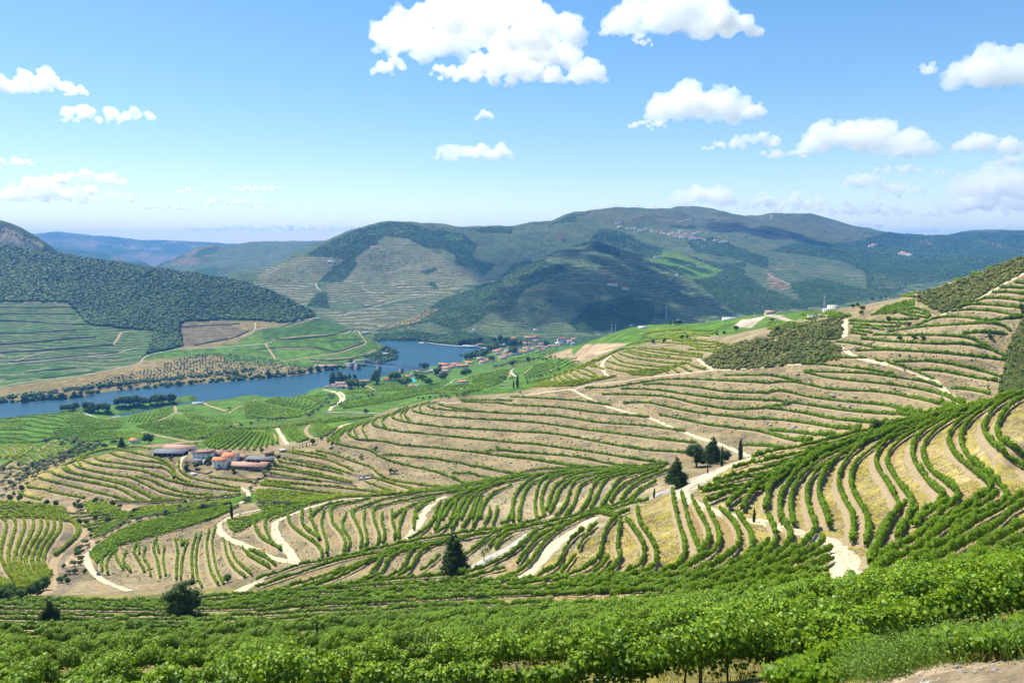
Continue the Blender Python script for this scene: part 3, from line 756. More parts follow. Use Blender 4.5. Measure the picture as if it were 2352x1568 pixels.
def stems(c, rg, sp=1.3, hgt=0.75, r=0.035):
    d = resample(c, sp)
    if d is None: return None
    k = 4; V = []; Fc = []
    a = np.arange(k)*2*math.pi/k
    n = len(d); off = rg.normal(size=(n, 2))*0.06
    for lv, (z, rr, o) in enumerate(((-0.1, 1.2, 0), (hgt*0.5, 1, 1), (hgt, 0.9, 0.3))):
        x = d[:, None, 0]+off[:, None, 0]*o+np.cos(a)[None]*r*rr; y = d[:, None, 1]+off[:, None, 1]*o+np.sin(a)[None]*r*rr
        V.append(np.stack([x, y, np.broadcast_to(d[:, None, 2]+z, x.shape)], -1))
    V = np.stack(V, 1)                      # n,3,k,3
    b0 = np.arange(n)[:, None, None]*3*k + np.arange(2)[None, :, None]*k
    i = b0 + np.arange(k)[None, None]; j = b0 + ((np.arange(k)+1) % k)[None, None]
    return V.reshape(-1, 3), np.stack([i, j, j+k, i+k], -1).reshape(-1, 4), d
def vine_row(c, label, group, rg, h, wd, gap, dense, q, mt, own=True, post=False):
    t = float(np.median(c[:, 1])); c = resample(c, max(0.45, t*0.0022))
    if c is None or len(c) < 4: return None
    V, Fc, ti = vine_geometry(c, rg, h, wd, gap, dense, q)
    if not own: return V, Fc, ti
    loc = c[len(c)//2].copy()
    o = np_mesh("vine_row", np.vstack(V), Fc, mt, tint=np.concatenate(ti), loc=loc)
    tag(o, label, "vine row", group)
    if t < 330 and gap > 0.2:
        r = stems(c, rg, 1.4 if t < 120 else 1.8, gap+0.35, 0.035 if t < 120 else 0.05)
        if r:
            s = np_mesh("vine_stock", r[0], r[1], M_STEM, o, loc=loc); s.location = (0, 0, 0); s['kind'] = 'stuff'
    if post:
        d = resample(c, 6.0)
        if d is not None:
            for p in d[::1]:
                ph = h*0.86+rg.uniform(-.1, .1); w2 = 0.045
                v = np.array([(x*w2, y*w2, z) for z in (-0.3, ph) for x, y in ((-1, -1), (1, -1), (1, 1), (-1, 1))]) + (p-loc)
                v[4:, :2] += rg.normal(size=2)*0.04
                np_mesh("post", v, np.array([[0,1,5,4],[1,2,6,5],[2,3,7,6],[3,0,4,7],[4,5,6,7]]), M_POST, o)
            for zz in (0.75, 1.15):
                wv = np.concatenate([c + [0, 0, zz-0.006], c + [0, 0, zz+0.006]]) - loc; n = len(c)
                side_ = np.concatenate([side(c), side(c)])*0.006; wv[:n, :2] -= side_[:n]; wv[n:, :2] += side_[n:]
                i = np.arange(n-1)
                np_mesh("wire", wv, np.stack([i, i+1, i+1+n, i+n], 1), M_POST, o)
    ROWS_MADE[0] += 1
    return o

def bench(c, width, rise=0.12):
    """a level planting terrace cut into the slope: shelf and stony front bank"""
    t = float(np.median(c[:, 1])); c = resample(c, max(0.9, t*0.004))
    if c is None or len(c) < 3: return None
    sd = side(c); k = width*0.5; n = len(c)
    a = gz(c[:, 0]+sd[:, 0]*k, c[:, 1]+sd[:, 1]*k); b_ = gz(c[:, 0]-sd[:, 0]*k, c[:, 1]-sd[:, 1]*k)
    s = np.where(a < b_, 1.0, -1.0) if abs(np.mean(np.sign(a-b_))) < 0.6 else np.full(n, 1.0 if np.mean(a-b_) < 0 else -1.0)
    dn = sd*s[:, None]; z = c[:, 2]+rise+t*0.0003; w1 = k*(0.8+0.4*fbm(np.arange(n)*.3, np.zeros(n), 2, 9))
    V = []
    for f, mode in ((-1.3, 0), (-0.2, 1), (1.0, 1), (1.55, 2)):
        x = c[:, 0]+dn[:, 0]*w1*f; y = c[:, 1]+dn[:, 1]*w1*f; g = gz(x, y)
        tp = np.clip(np.minimum(np.arange(n), n-1-np.arange(n))/5.0, 0, 1); zz = np.minimum(z, g+0.55) if mode == 1 else (z*0.6+g*0.4 if mode == 0 else g-0.15)
        V.append(np.stack([x, y, g-0.12+(zz-g+0.12)*tp], 1))
    V = np.stack(V, 1).reshape(-1, 3); i = np.arange(n-1)[:, None]*4+np.arange(3)[None]
    return V, np.stack([i, i+1, i+5, i+4], -1).reshape(-1, 4)
M_BENCH = rough_mat("terrace_soil", (0.36, 0.275, 0.155), (0.235, 0.185, 0.105), 0.8, bump=0.6)

ROWS = """
# 1.9 0.85 0.5 1.0 1 g | vine row curving over the dry yellow slope at the right | vine rows on the yellow right slope
M4 -150,1010 0,965 400,885 850,775 1300,670 1700,570 2100,480 2352,428 2500,400
M4 -330,1110 -150,1060 0,1040 300,965 700,865 1100,755 1500,645 1800,562 2080,500
M4 -500,1240 -250,1160 0,1110 250,1030 550,930 900,830 1250,720 1600,620 1900,550 2150,485
M4 -640,1310 -400,1240 -200,1190 0,1170 200,1085 500,965 900,835 1250,725 1500,655
M4 -600,1340 -480,1310 -250,1270 -100,1230 0,1200 150,1130 330,1050
M4 -560,1420 -500,1400 -330,1330 -150,1280 0,1230 110,1160 350,1035 700,900 1050,785
M4 -370,1480 -340,1420 -200,1330 -60,1300 0,1270 120,1160 300,1060
p M4 -240,1500 -200,1420 -120,1320 0,1290 80,1230 230,1110 420,1010
M4 -30,1500 -10,1400 10,1300 100,1180 330,1050 600,915
M4 120,1610 105,1500 115,1380 190,1230 300,1110 480,985 700,885
p M4 230,1640 205,1500 215,1370 260,1250 380,1110 560,995 850,860
M4 440,1680 390,1530 355,1400 370,1270 450,1140 640,1010 880,870 1180,745
p M4 560,1660 530,1530 475,1400 465,1290 520,1150 620,1030 850,890 1200,750 1500,645
M4 770,1800 780,1650 765,1530 690,1390 645,1260 670,1120 760,985 940,835 1150,715 1350,640
p M4 890,1820 920,1700 890,1530 820,1410 765,1290 765,1140 840,1020 1000,905 1250,785 1500,682 1800,575
M4 930,2010 1000,1850 1080,1680 1150,1560 1205,1470 1140,1340 1060,1200 990,1080 1005,960 1080,870 1200,780 1400,700
p M4 1180,1770 1240,1660 1300,1540 1320,1430 1240,1310 1150,1180 1088,1060 1125,945 1250,830 1450,722 1700,602 1950,520
M4 1360,1650 1420,1530 1590,1410 1590,1350 1490,1260 1380,1120 1325,1000 1335,880 1430,770 1600,662 1800,588 2050,512
p M4 1480,1640 1600,1520 1740,1410 1720,1330 1590,1210 1480,1120 1420,1000 1440,880 1550,752 1750,632 2000,540
M4 1540,1680 1750,1530 1900,1430 2040,1310 1990,1230 1850,1110 1715,990 1655,880 1675,770 1790,655 1950,570
p M4 1700,1700 1850,1600 2050,1500 2185,1400 2165,1320 2050,1195 1900,1080 1800,960 1765,850 1800,742 1900,632 2080,512
M4 2450,1210 2352,1120 2200,1010 2050,880 1978,770 2000,672 2080,560 2200,480 2352,425
p M4 2450,1080 2352,1010 2250,930 2120,840 2100,740 2150,632 2240,530 2400,440
N4 930,500 960,420 1000,330 1060,180 1130,90 1190,20 1260,-50
N4 1190,230 1240,150 1290,80 1360,0
N4 1290,150 1370,120 1450,60 1560,-10 1700,-80
N4 1040,490 1150,400 1270,320 1400,250 1540,135 1750,10 1950,-110
N4 900,690 1000,600 1100,530 1240,440 1380,370 1580,205 1700,130 1870,15 2100,-120
N4 1200,640 1300,550 1480,410 1700,275 1900,135 2130,10 2352,-120
N4 1420,600 1560,475 1680,410 1800,340 2000,235 2150,115 2250,30 2400,-60
N4 1650,620 1800,525 1900,440 2100,305 2352,150
N4 1800,640 1900,540 2100,430 2352,320
# 1.85 0.8 0.5 1.0 1 g | vine row on the knoll beside the bend of the pale dirt road | vine rows on the dry knoll below the plateau trees
N3 1472,-190 1485,-60 1500,0 1530,130 1580,300 1575,440 1500,545 1380,600 1250,635 1050,690 850,740 600,785
N3 1555,-150 1580,-50 1605,60 1650,220 1705,350 1725,410
p N3 1650,-110 1710,20 1790,170 1805,290 1755,380 1715,420
N3 1770,-70 1830,60 1890,200 1895,330 1800,430 1650,520 1500,600 1300,660 1100,720 800,765
p N3 1905,-15 2010,90 2080,230 2070,350 1980,440 1850,530 1700,595 1450,670 1200,740 900,800
N3 2060,30 2160,170 2205,300 2160,430 2000,530 1850,605 1600,690 1350,745
N3 2355,300 2290,380 2200,460 2080,540 1950,610 1750,690 1500,760
N4 0,70 60,210 55,330 -10,420 -150,510 -350,620
p N4 145,130 205,230 175,340 60,440 -60,510 -250,600 -500,690
N4 435,195 350,310 200,425 0,535 -200,610 -450,710 -700,770
N4 505,300 400,390 250,475 50,565 -150,645 -400,730 -650,790
N4 575,375 400,445 200,525 0,605 -250,690 -500,770
N4 600,460 470,525 300,585 100,625 -100,690 -400,790
N4 430,590 300,645 100,695 -200,770 -500,840
N4 440,670 250,715 50,760 -200,830
N3 1150,-10 1170,120 1240,220 1305,340 1325,470 1270,560 1150,605 1000,645 800,695 500,755 200,795
N3 1045,80 1130,200 1200,320 1212,430 1160,520 1020,590 850,645 600,695 300,740
N3 1000,85 980,200 968,350 990,450 950,530 880,590 700,655 400,700 100,735
N3 965,60 880,160 830,280 810,400 780,470 680,540 500,600 250,655 0,705
N3 885,440 830,520 740,590
N3 660,180 550,270 480,380 440,480 360,555 250,605 100,665 -50,700
N3 775,130 735,165 700,210
N3 700,235 650,280 610,370
N3 585,410 530,490 450,590
N3 1080,0 950,50 800,15
# 1.65 0.72 0.5 1.0 1 g | vine row slanting across the low slope around the lone conical tree | vine rows around the lone conical tree
N3 860,-10 700,55 600,92 420,190 290,310 200,450 100,550 0,600 -120,630
N3 420,150 250,250 170,340 100,430 50,500
N3 235,185 140,270 50,360 -60,430 -150,470
N2 2480,130 2200,170 2000,192 1600,250 1200,332 900,402 600,462 400,502 200,570 0,635
N2 2650,60 2400,140 2100,215 1800,270 1400,335 1100,392 800,452 500,540 200,642 0,705
N2 1950,250 1700,300 1400,372 1100,450 800,542 500,642 200,735 0,790
N2 1500,310 1350,345 1100,440 850,542 600,645 300,745 0,820 -300,860
N2 1300,340 1150,402 950,522 750,622 500,712 200,800 0,840 -300,885
N2 1215,350 1140,460 1095,540 1000,630 880,670 600,730
N2 1420,342 1280,400 1205,480 1172,550 1100,610 950,660
N2 1460,340 1400,420 1350,530 1250,600 1100,650
p N2 1700,290 1600,325 1505,400 1450,490 1400,560 1300,605
N2 1690,420 1600,500 1510,560
N2 1900,420 1940,400 2050,320 2150,230 2250,180
N2 2140,330 2190,270 2300,200 2420,150
N2 2200,350 2260,270 2352,210
N2 2450,330 2300,420 2200,480 2000,560 1700,602 1400,622 1000,665 700,722 350,802 0,865 -300,900
N2 2290,530 2100,580 1900,642 1500,692 1100,762 700,832 300,902 0,932
N2 2400,600 2200,650 1900,700 1500,770 1200,820 900,880
# 1.65 0.68 0.45 1.0 1 g | vine row snaking up the stony middle slope | vine rows on the stony middle slope
N2 690,-30 700,100 780,200 820,300 800,380
p N2 830,30 788,120 822,200 862,270 852,340 812,392
N2 890,-10 910,90 960,200 972,290 952,350
p N2 1000,0 990,100 1012,200 1022,290 992,340
N2 1075,-30 1082,80 1122,190 1132,270 1100,330
p N2 1165,30 1152,100 1182,200 1165,300
N2 1250,-10 1252,100 1282,200 1268,262
p N2 1380,-20 1330,100 1312,200 1310,265
N2 1470,-30 1450,80 1450,170
N2 300,30 302,100 380,180 480,250 560,310 605,380 602,430
N2 430,-10 420,100 480,180 560,230 580,262
N2 500,-10 512,90 550,170 582,262
p N2 630,-10 602,100 620,200 652,300 650,400
N2 -20,90 5,180 60,250 150,300 232,352
N2 130,0 80,110 100,190 130,250
N2 -20,370 80,420 185,495
N2 -80,400 40,470 130,520
N2 1700,-90 1660,-20 1620,100 1525,200 1400,262
p N2 1750,-90 1720,-20 1680,90 1640,190
N2 1840,-90 1820,-20 1790,80 1740,160 1650,210
p N2 1890,-100 1868,-20 1850,80 1790,175
N2 2010,-100 1990,-20 1950,80 1890,155
p N2 2075,-100 2050,-20 2030,70 1990,152
N2 2150,-30 2140,60 2092,125
p N2 2222,-40 2200,60 2170,130
N2 2352,20 2310,90 2250,130
M3 5,1590 8,1430 60,1300 180,1190 350,1132 600,1102
M3 60,1590 80,1450 130,1300 220,1222 400,1162 700,1120
M3 235,1600 208,1450 230,1300 262,1220 330,1175
p M3 290,1540 268,1400 302,1270 380,1190 560,1142 820,1110
M3 320,1490 350,1370 400,1260 520,1182 700,1132 1000,1100
p M3 345,1510 400,1400 440,1300 540,1212 700,1162 900,1130
M3 400,1545 490,1440 522,1330 560,1240 650,1192 800,1152 1050,1120
p M3 490,1550 570,1430 602,1320 650,1250 800,1182 1000,1132 1250,1100
M3 610,1520 700,1400 732,1290 800,1212 950,1162 1200,1110
p M3 715,1480 780,1360 822,1260 890,1192 1050,1152 1300,1105
M3 815,1460 900,1330 952,1240 1030,1182 1200,1132 1400,1090
p M3 905,1410 960,1312 1080,1222 1200,1172 1350,1122
M3 1000,1395 1080,1292 1200,1212 1350,1152 1430,1120
p M3 1090,1400 1180,1300 1320,1225
M3 1250,1400 1100,1430 950,1470 800,1520 600,1570 350,1640 200,1680
M3 1120,1390 1000,1430 860,1470 700,1510 500,1560 250,1620 0,1670
M2 900,1560 880,1500 1000,1450 1150,1390 1350,1350 1600,1310 1800,1290
M2 1080,1540 1080,1480 1200,1430 1400,1390 1650,1340 1900,1290
M2 700,1560 680,1500 720,1450 850,1420 1050,1380
M2 490,1566 560,1490 680,1430 800,1400
M2 1260,1550 1350,1480 1500,1420 1650,1370
M2 1480,1560 1460,1500 1560,1420 1650,1390
M2 1650,1570 1700,1500 1750,1420 1850,1350 2000,1290 2200,1220
p M2 1710,1570 1780,1450 1850,1380 1960,1310 2150,1250
M2 1820,1570 1850,1500 1900,1420 1960,1350 2100,1280 2280,1230
p M2 1880,1570 1920,1480 1960,1400 2030,1330 2160,1270
M2 1990,1570 2010,1480 2030,1400 2080,1330
p M2 2060,1560 2080,1460 2130,1380 2200,1320 2352,1250
F 5 M2 1500,1300 1800,1275 2100,1215 2352,1165 M3 200,1110 600,1090 1000,1080 1440,1050 / M2 1750,1320 1950,1295 2352,1215 M3 400,1130 900,1115 1400,1090
# 1.4 0.48 0.4 0.9 1.1 g | vine row fanning over the hill left of the switchback road | vine rows on the hill left of the switchback road
F 17 N1 825,385 950,280 1110,180 1300,110 1500,60 1800,0 2050,-45 2200,-60 / N1 890,470 980,390 1070,315 1300,252 1600,172 1800,110 2000,45
N1 1080,325 960,400 932,470 940,545
p N1 1065,345 1000,425 978,500 992,575
N1 1072,330 1062,400 1090,470 1140,535
p N1 1165,365 1132,440 1150,500 1205,555
N1 1262,285 1228,370 1290,480 1330,555
p N1 1340,335 1315,420 1365,500 1382,590
N1 1442,245 1408,330 1440,440 1472,605
p N1 1515,325 1498,430 1522,590
N1 1610,245 1632,380 1622,500 1620,625
p N1 1725,275 1690,380 1670,480 1660,625
N1 1805,215 1770,330 1760,450 1770,605
p N1 1850,200 1815,300 1800,450 1812,600 1855,695
N1 1925,165 1898,280 1910,420 1940,560 2005,675
p N1 1985,135 1950,260 1965,420 2000,560 2055,668
N1 2055,255 2090,420 2160,530 2255,605
p N1 2105,285 2150,420 2230,510 2315,582
N1 2225,335 2300,410 2400,460
p N1 2285,345 2352,385 2450,430
N1 1275,300 1280,390
N1 1440,300 1462,375
N1 1665,245 1668,320 1700,260
F 6 N1 2090,90 2200,70 2352,30 2500,-20 2700,-90 / N1 2110,150 2180,185 2300,120 2420,60 2600,0
F 8 M2 0,1420 300,1405 600,1370 850,1335 / M2 120,1580 300,1510 450,1440 650,1380 900,1345
F 7 M1 600,1400 900,1385 1300,1380 1700,1340 2120,1280 / M1 850,1560 1050,1500 1250,1430 1600,1390 2110,1295
F 6 M1 880,1530 1000,1500 1080,1490 / N1 850,250 950,210 1060,130 1160,100
# 1.7 0.68 0.3 1.0 1 l | vine row waving down the small valley field at the far left | vine rows in the left valley field
F 8 N1 -60,10 20,60 62,130 30,260 5,400 50,520 120,620 250,675 430,690 / N1 240,-20 330,40 352,110 330,200 250,330 205,450 240,550 330,615 440,645 / N1 440,-10 540,60 560,150 500,250 430,350 400,450 420,530 475,575
F 5 N1 610,60 700,130 700,230 600,330 505,405 / N1 700,90 735,150 720,220 670,265
F 7 M1 -50,1290 200,1300 400,1320 600,1355 / N1 -50,60 200,50 450,60 640,85
F 4 N1 -60,560 40,640 200,690 440,680 / N1 -60,660 60,700 180,720 300,720
# 1.6 0.75 0.3 1.0 1 l | vine row on the terraced hill in front of the white farmstead | vine rows below the white farmstead
M1 170,1200 260,1240 380,1268
M1 250,1150 400,1172 560,1212 780,1252
M1 360,1072 500,1102 700,1152 900,1202 1100,1252 1180,1272
M1 450,1018 600,1060 850,1112 1050,1152 1150,1192 1250,1252 1335,1268
M1 550,968 600,1000 700,1030 950,1082 1150,1132 1300,1202 1420,1262 1500,1272
p M1 598,960 650,1005 850,1062 1100,1102 1220,1152 1350,1222 1500,1262 1610,1270
M1 658,928 690,960 760,982 1000,1032 1200,1065 1350,1132 1500,1202 1700,1242 1795,1245
M1 1245,1050 1400,1092 1550,1162 1750,1212 1955,1222
M1 740,895 850,940 1050,972 1300,1002 1450,1052 1600,1102 1850,1152 2050,1172 2205,1190
M1 868,860 880,890 960,915 1100,932 1300,960 1480,975 1560,1010 1600,1065
M1 990,830 1100,872 1300,912 1450,925 1560,962 1592,1020
M1 1090,805 1300,852 1450,892 1550,942 1600,1000 1620,1062 1750,1112
M1 560,960 740,885 850,832 1000,800 1100,785 1180,770
M1 640,930 800,850 950,808 1100,795 1250,780 1385,800
M1 1020,1282 1300,1287 1500,1282 1710,1270
M1 1740,1265 2000,1242 2215,1215
M1 1645,900 1640,960 1655,1005 1750,1062 1950,1112 2100,1142 2205,1162
M1 930,830 925,880
M1 740,960 720,900 830,870
F 6 M1 1280,1345 1500,1330 1800,1305 2110,1280 / M1 1260,1400 1500,1370 1800,1340 2050,1320
F 4 M1 780,1310 800,1350 850,1400 / M1 820,1290 850,1330 900,1380
F 5 M1 840,1310 900,1350 980,1410 / M1 950,1290 1010,1330 1110,1360
F 7 M1 90,955 150,980 250,985 / M1 480,740 560,760 680,830
F 7 M1 -20,970 60,940 110,880 60,800 -20,770 / M1 180,880 270,820 310,770 250,755 / M1 -20,890 20,860 -20,810
# 1.6 0.68 0.3 1.0 1 l | vine row beside the dark stone walls right of the farmstead | vine rows right of the farmstead
M2 280,940 450,972 650,1012 780,1062 895,1112
M2 330,930 560,962 650,985
M2 550,930 700,962 900,1032 1050,1082 1150,1162 1300,1212 1500,1242 1750,1275
M2 240,1000 450,1042 700,1092 875,1142
M2 200,1030 400,1060 600,1100 800,1142
M2 160,1062 400,1112 700,1172 880,1222
M2 120,1092 400,1132 700,1192 875,1228
M2 125,1135 400,1182 600,1212
M2 120,1212 400,1235 700,1262 950,1292 1200,1322
M2 40,1242 300,1272 600,1312 900,1350
M2 1060,1172 1250,1232 1450,1292 1560,1312
M2 1000,1212 1150,1272 1280,1312
F 7 M2 10,1290 300,1312 600,1342 820,1352 / M2 -5,1370 200,1402 450,1412 620,1402
Q 1070,740 1300,770 1500,795 1770,820
F 3 Q 1960,800 2150,830 2350,850 / Q 1880,850 2100,880 2350,910
F 3 M2 400,1385 700,1365 1100,1345 1500,1310 / M2 800,1355 1200,1335 1600,1300
# 1.8 0.75 0.2 0.8 1 g | thin vine row following the contour of the broad stony hillside | vine rows on the broad stony hillside
M2 660,845 670,820 700,855 800,885 900,902 1050,932 1130,982 1250,1032 1450,1082 1600,1112 1800,1182 1955,1245
M2 1160,970 1300,975 1600,1002 1800,1032 2000,1072 2200,1112 2352,1142 M3 100,1140
M2 880,740 840,755 850,790 950,832 1150,845 1350,882 1600,902 1900,932 2200,972 2352,992 M3 300,1025 600,1075 790,1100
M2 1110,630 1065,655 1070,700 1150,722 1300,752 1500,772 1800,802 2100,832 2352,857 M3 200,872 500,912 850,962 1150,1012 1425,1047
M2 1290,580 1250,605 1270,640 1400,672 1700,712 2000,732 2352,752 M3 400,780 800,852 1200,922 1605,945
M2 1480,520 1430,540 1450,572 1600,602 1900,632 2352,657 M3 300,682 700,742 1100,792 1400,832 1690,856
M2 1650,480 1570,510 1620,542 1800,562 2100,577 2352,592 M3 400,612 800,672 1200,702 1595,755
M2 1650,478 1700,512 1850,545 2000,560
M2 1890,482 2200,492 2352,512 M3 400,532 700,572 1000,602 1255,622
M3 -20,435 300,452 600,472 905,512
M3 -150,905 0,940 300,962 600,992 900,1052 1140,1082
M3 -60,970 100,1000 350,1040 600,1080
M2 1800,1142 1950,1140 2150,1187
M2 1850,465 2352,470
M3 -250,940 -100,930 100,945
# 1.8 0.68 0.2 0.8 1 g | vine row hugging the left shoulder of the broad stony hillside | vine rows on the shoulder of the stony hillside
M2 655,850 700,795 800,730 950,672 1100,632 1300,572 1450,520 1600,480
M2 690,870 730,800 850,720 1000,672 1080,650
M2 745,875 735,830 770,770 900,700 1010,665
M2 770,870 755,820 800,760 870,720
M2 845,790 835,755 880,720 1000,680
M2 925,800 895,745 930,700 1000,672
M2 1020,815 975,745 985,700 1050,660
M2 1140,720 1070,690 1090,650 1180,610
M2 1200,725 1155,680 1165,640 1230,600
M2 1260,640 1240,605 1300,560 1400,525
M2 1340,655 1325,610 1330,585 1400,540
M2 1420,665 1365,615 1370,570 1450,520
M2 1530,590 1500,550 1500,525 1560,495
# 1.8 0.75 0.2 0.9 1 l | vine row on the rounded hill below the scrub knoll | vine rows below the scrub covered knoll
M3 980,38 1100,82 1300,112 1500,132 1610,130
M3 920,60 1000,112 1150,142 1350,162 1470,160
M3 868,105 1000,152 1200,182 1330,190
M3 868,170 1000,202 1110,212
M3 1020,18 1200,62 1400,82 1650,102
M3 1150,-2 1350,32 1600,62 1745,72
M3 1060,10 1250,50 1450,70
M3 1370,-10 1550,22 1750,50
M3 1010,-5 850,60 700,122 600,172 450,212 300,262 150,302
M3 960,15 800,95 650,162 520,202 380,245 230,292
M3 590,170 700,195 750,230 790,262
M3 560,180 640,222 720,250 780,265
M3 520,205 600,262 700,292
M3 460,222 520,272 605,300
M3 420,235 440,270 500,300
M3 370,255 390,280 420,300
M3 330,265 310,285 340,300
M3 740,130 760,150 840,185
M3 780,120 790,145
M3 625,135 700,150 780,165
F 5 M3 80,315 300,305 600,290 820,265 / M3 100,345 300,342 550,335 700,300 960,245
F 4 M3 1040,205 1200,200 1380,180 1600,120 / M3 1100,235 1250,240 1330,220 1450,190
M3 1600,125 1680,165 1780,182
M3 1530,150 1600,190 1660,205
M3 1460,170 1500,200 1530,215
M3 1390,185 1430,215
F 5 M3 1620,0 1900,20 2100,-20 / M3 1200,-110 1500,-90 1900,-60
F 7 M3 1230,-150 1500,-180 1900,-170 / M3 1000,0 1200,-10 1700,50
# 1.8 0.82 0.2 0.9 1 g | vine row along a terrace of the rocky right hillside | vine rows on the rocky right hillside
M3 670,352 900,350 1150,312 1400,278 1700,277 2000,292 2352,307
M3 1200,320 1400,322 1700,352 2000,392 2352,400
M3 1000,360 1300,372 1600,412 1900,452 2352,467
M3 830,410 1200,422 1450,442 1700,502 2000,550 2200,550 2352,532
M3 1020,490 1250,492 1400,522 1700,582 2050,622 2200,642 2352,635
M3 1350,600 1600,652 1850,702 2200,742 2352,772
M3 2120,880 2352,892 M4 100,905
M3 1950,240 2150,240 2352,240 M4 150,265 300,300
M4 0,308 200,300 350,322 600,372 1000,392 1300,442 1600,512 1725,562
M4 330,208 500,252 700,282 1100,322 1400,372 1630,432 1800,520
M4 350,203 600,212 900,222 1200,262 1450,302 1592,352
M4 310,130 500,142 800,172 1000,202 1150,225
M4 300,122 450,95 600,77 900,80
M4 985,100 1050,112
M4 1095,122 1300,180 1400,220 1520,272
M4 1150,117 1500,110 1800,162 2000,212 2135,250
M4 1370,185 1600,202 1900,262 2105,292
M4 1680,357 1850,377 2035,412
M4 800,12 1200,12 1700,42 2175,97
M4 0,392 150,387 400,442 800,492 1100,522 1300,582 1500,602
M4 0,462 300,502 700,562 1000,592 1200,602 1385,642
M4 0,540 300,582 600,642 900,672 1100,692
M4 0,532 200,500
M4 0,637 300,672 600,722 850,752
M4 0,742 300,772 640,812
M4 0,772 200,832 400,862
# 1.8 0.95 0.2 0.9 1 g | vine row high on the terraced hill at the right edge | vine rows high on the right hill
T4 620,1190 850,1222 1050,1262 1300,1275
T4 850,1165 1100,1192 1500,1212 1800,1217 2000,1252 2150,1312 2200,1342
T4 970,1130 1300,1137 1600,1137 1850,1162 1975,1222 2030,1240
T4 1100,1102 1400,1062 1700,1042 2000,1027 2150,1042 2225,1092
T4 1350,1052 1480,1000 1600,972 1800,972 2050,1002 2200,982 2352,962
T4 1950,1010 2352,965
T4 1680,910 1900,902 2100,922 2352,972
T4 1760,870 1880,852 2100,862 2352,887
T4 1880,830 2000,797 2200,802 2352,822
T4 2060,740 2200,742 2352,757
T4 2120,695 2352,702
T4 2260,650 2380,657
T4 1780,1122 1950,1107 2195,1122
T4 740,1000 950,1012 1150,1022 1285,1032
T4 750,1025 900,1042 1100,1057 1200,1050
T4 780,1060 950,1072 1060,1082
T4 760,1085 900,1102 955,1110
T4 750,1110 850,1125 900,1130
T4 1090,990 1250,992 1385,982
T4 1210,930 1300,952 1475,975
T4 1280,920 1400,932 1495,962
T4 1240,900 1380,895 1480,935
T4 1200,780 1350,782
T4 1240,770 1400,742
T4 1400,700 1450,717
T4 1640,620 1780,637
T4 1690,600 1800,607
T4 1500,655 1620,652
T4 1750,570 1950,572
T4 1900,535 2050,522
T4 2030,500 2150,480
T4 1190,775 1400,730
F 7 T4 945,955 1020,910 1100,870 1340,815 / T4 1130,940 1250,905 1350,880
F 5 T4 470,965 650,970 / T4 560,915 760,960
F 5 T4 0,1020 200,1022 380,1040 / T4 0,1080 100,1085
F 5 T4 310,940 380,925 450,925 / T4 320,985 380,990 440,980
# 1.7 0.82 0.15 0.8 1 g | vine row in the green fields sloping to the river | vine rows in the green fields above the river
F 11 M1 1870,745 1960,690 2020,655 / M1 2000,800 2130,720 2240,640 / M1 2330,810 2380,720 2420,640
F 9 M2 60,780 90,730 / M2 -20,920 30,830 80,740 / M2 200,860 190,790 140,730
F 5 M2 225,695 300,790 400,850 / M2 350,690 400,770 480,825
F 6 M2 510,690 560,760 620,800 / M2 630,685 700,740 740,715
F 11 M1 1180,545 1230,450 / M1 1350,560 1460,400 / M1 1520,500 1590,405
F 8 M1 830,600 860,560 / M1 1010,605 1050,570
F 10 M1 0,610 60,560 130,555 / M1 180,620 200,570 250,540
F 9 M2 90,400 200,370 400,350 / M2 500,430 600,420 720,400
F 12 M2 850,395 900,370 / M2 1050,385 1000,365
F 14 M1 -50,735 350,735 520,690 900,620 1100,600 / M1 -50,500 300,460 700,460 850,510 1150,540
F 12 M1 560,700 900,640 1270,655 1330,670 / M1 850,730 1100,700 1350,720
F 16 M1 1560,665 1870,600 / M1 1250,590 1600,520
F 14 M1 1580,670 1780,715 / M1 2000,590 2350,610
F 12 M1 1680,470 2200,560 / M1 1950,600 1650,540 1600,500
F 12 M2 80,480 200,440 400,430 600,440 / M2 490,570 600,520 620,480
F 12 M2 -100,480 80,500 250,540 470,575 / M2 -100,620 200,630 420,615
F 12 M2 760,500 1000,460 1300,400 1600,320 1770,290 / M2 800,540 1200,480 1600,400 1960,400
F 9 M2 1080,340 1150,290 1320,285 / M2 1180,360 1320,350 1400,320
F 8 M2 830,390 900,420 / M2 1300,380 1700,300
F 9 M2 1640,380 1800,330 2000,320 / M2 1700,390 2000,380 2270,290
F 14 M2 1950,260 2200,200 2352,175 M3 -10,170 / M2 2000,320 2200,290 2300,270
F 9 M3 100,235 200,180 430,115 / M3 350,205 450,170 550,110 620,105
F 7 Z3 700,890 900,850 1240,775 / Z3 720,950 900,930 1230,900
F 8 Z3 1370,620 1700,530 2100,440 / Z3 1280,680 1700,620 1950,540
F 8 Z3 1700,715 1900,690 2090,670 / Z3 1620,860 1850,800 1990,760
F 8 M2 0,730 250,700 540,650 / M2 550,680 730,660 1080,610
# 1.45 0.75 0.4 0.9 1 n | vine row in the thick green belt below the near slope | vine rows in the green belt of the near slope
G 9 2.9 P -60,1374 300,1384 600,1366 800,1352 1150,1338 / P -60,1402 400,1405 800,1392 1150,1372 / P -60,1450 400,1450 800,1440 1150,1420
G 3 2.9 P 1150,1338 1300,1335 1450,1328 1600,1325 1750,1318 1900,1320 / P 1150,1372 1500,1360 1900,1360
G 4 2.8 P 1150,1372 1500,1364 1900,1362 2000,1345 2180,1310 2400,1265 / P 1150,1420 1500,1408 1900,1385 2150,1345 2400,1310
# 0.75 1.3 0.02 0.8 1 g | low straggling vine row on the bank above the gravel | low vines on the bank above the gravel
N4 150,1590 350,1560 560,1500 780,1440 980,1370
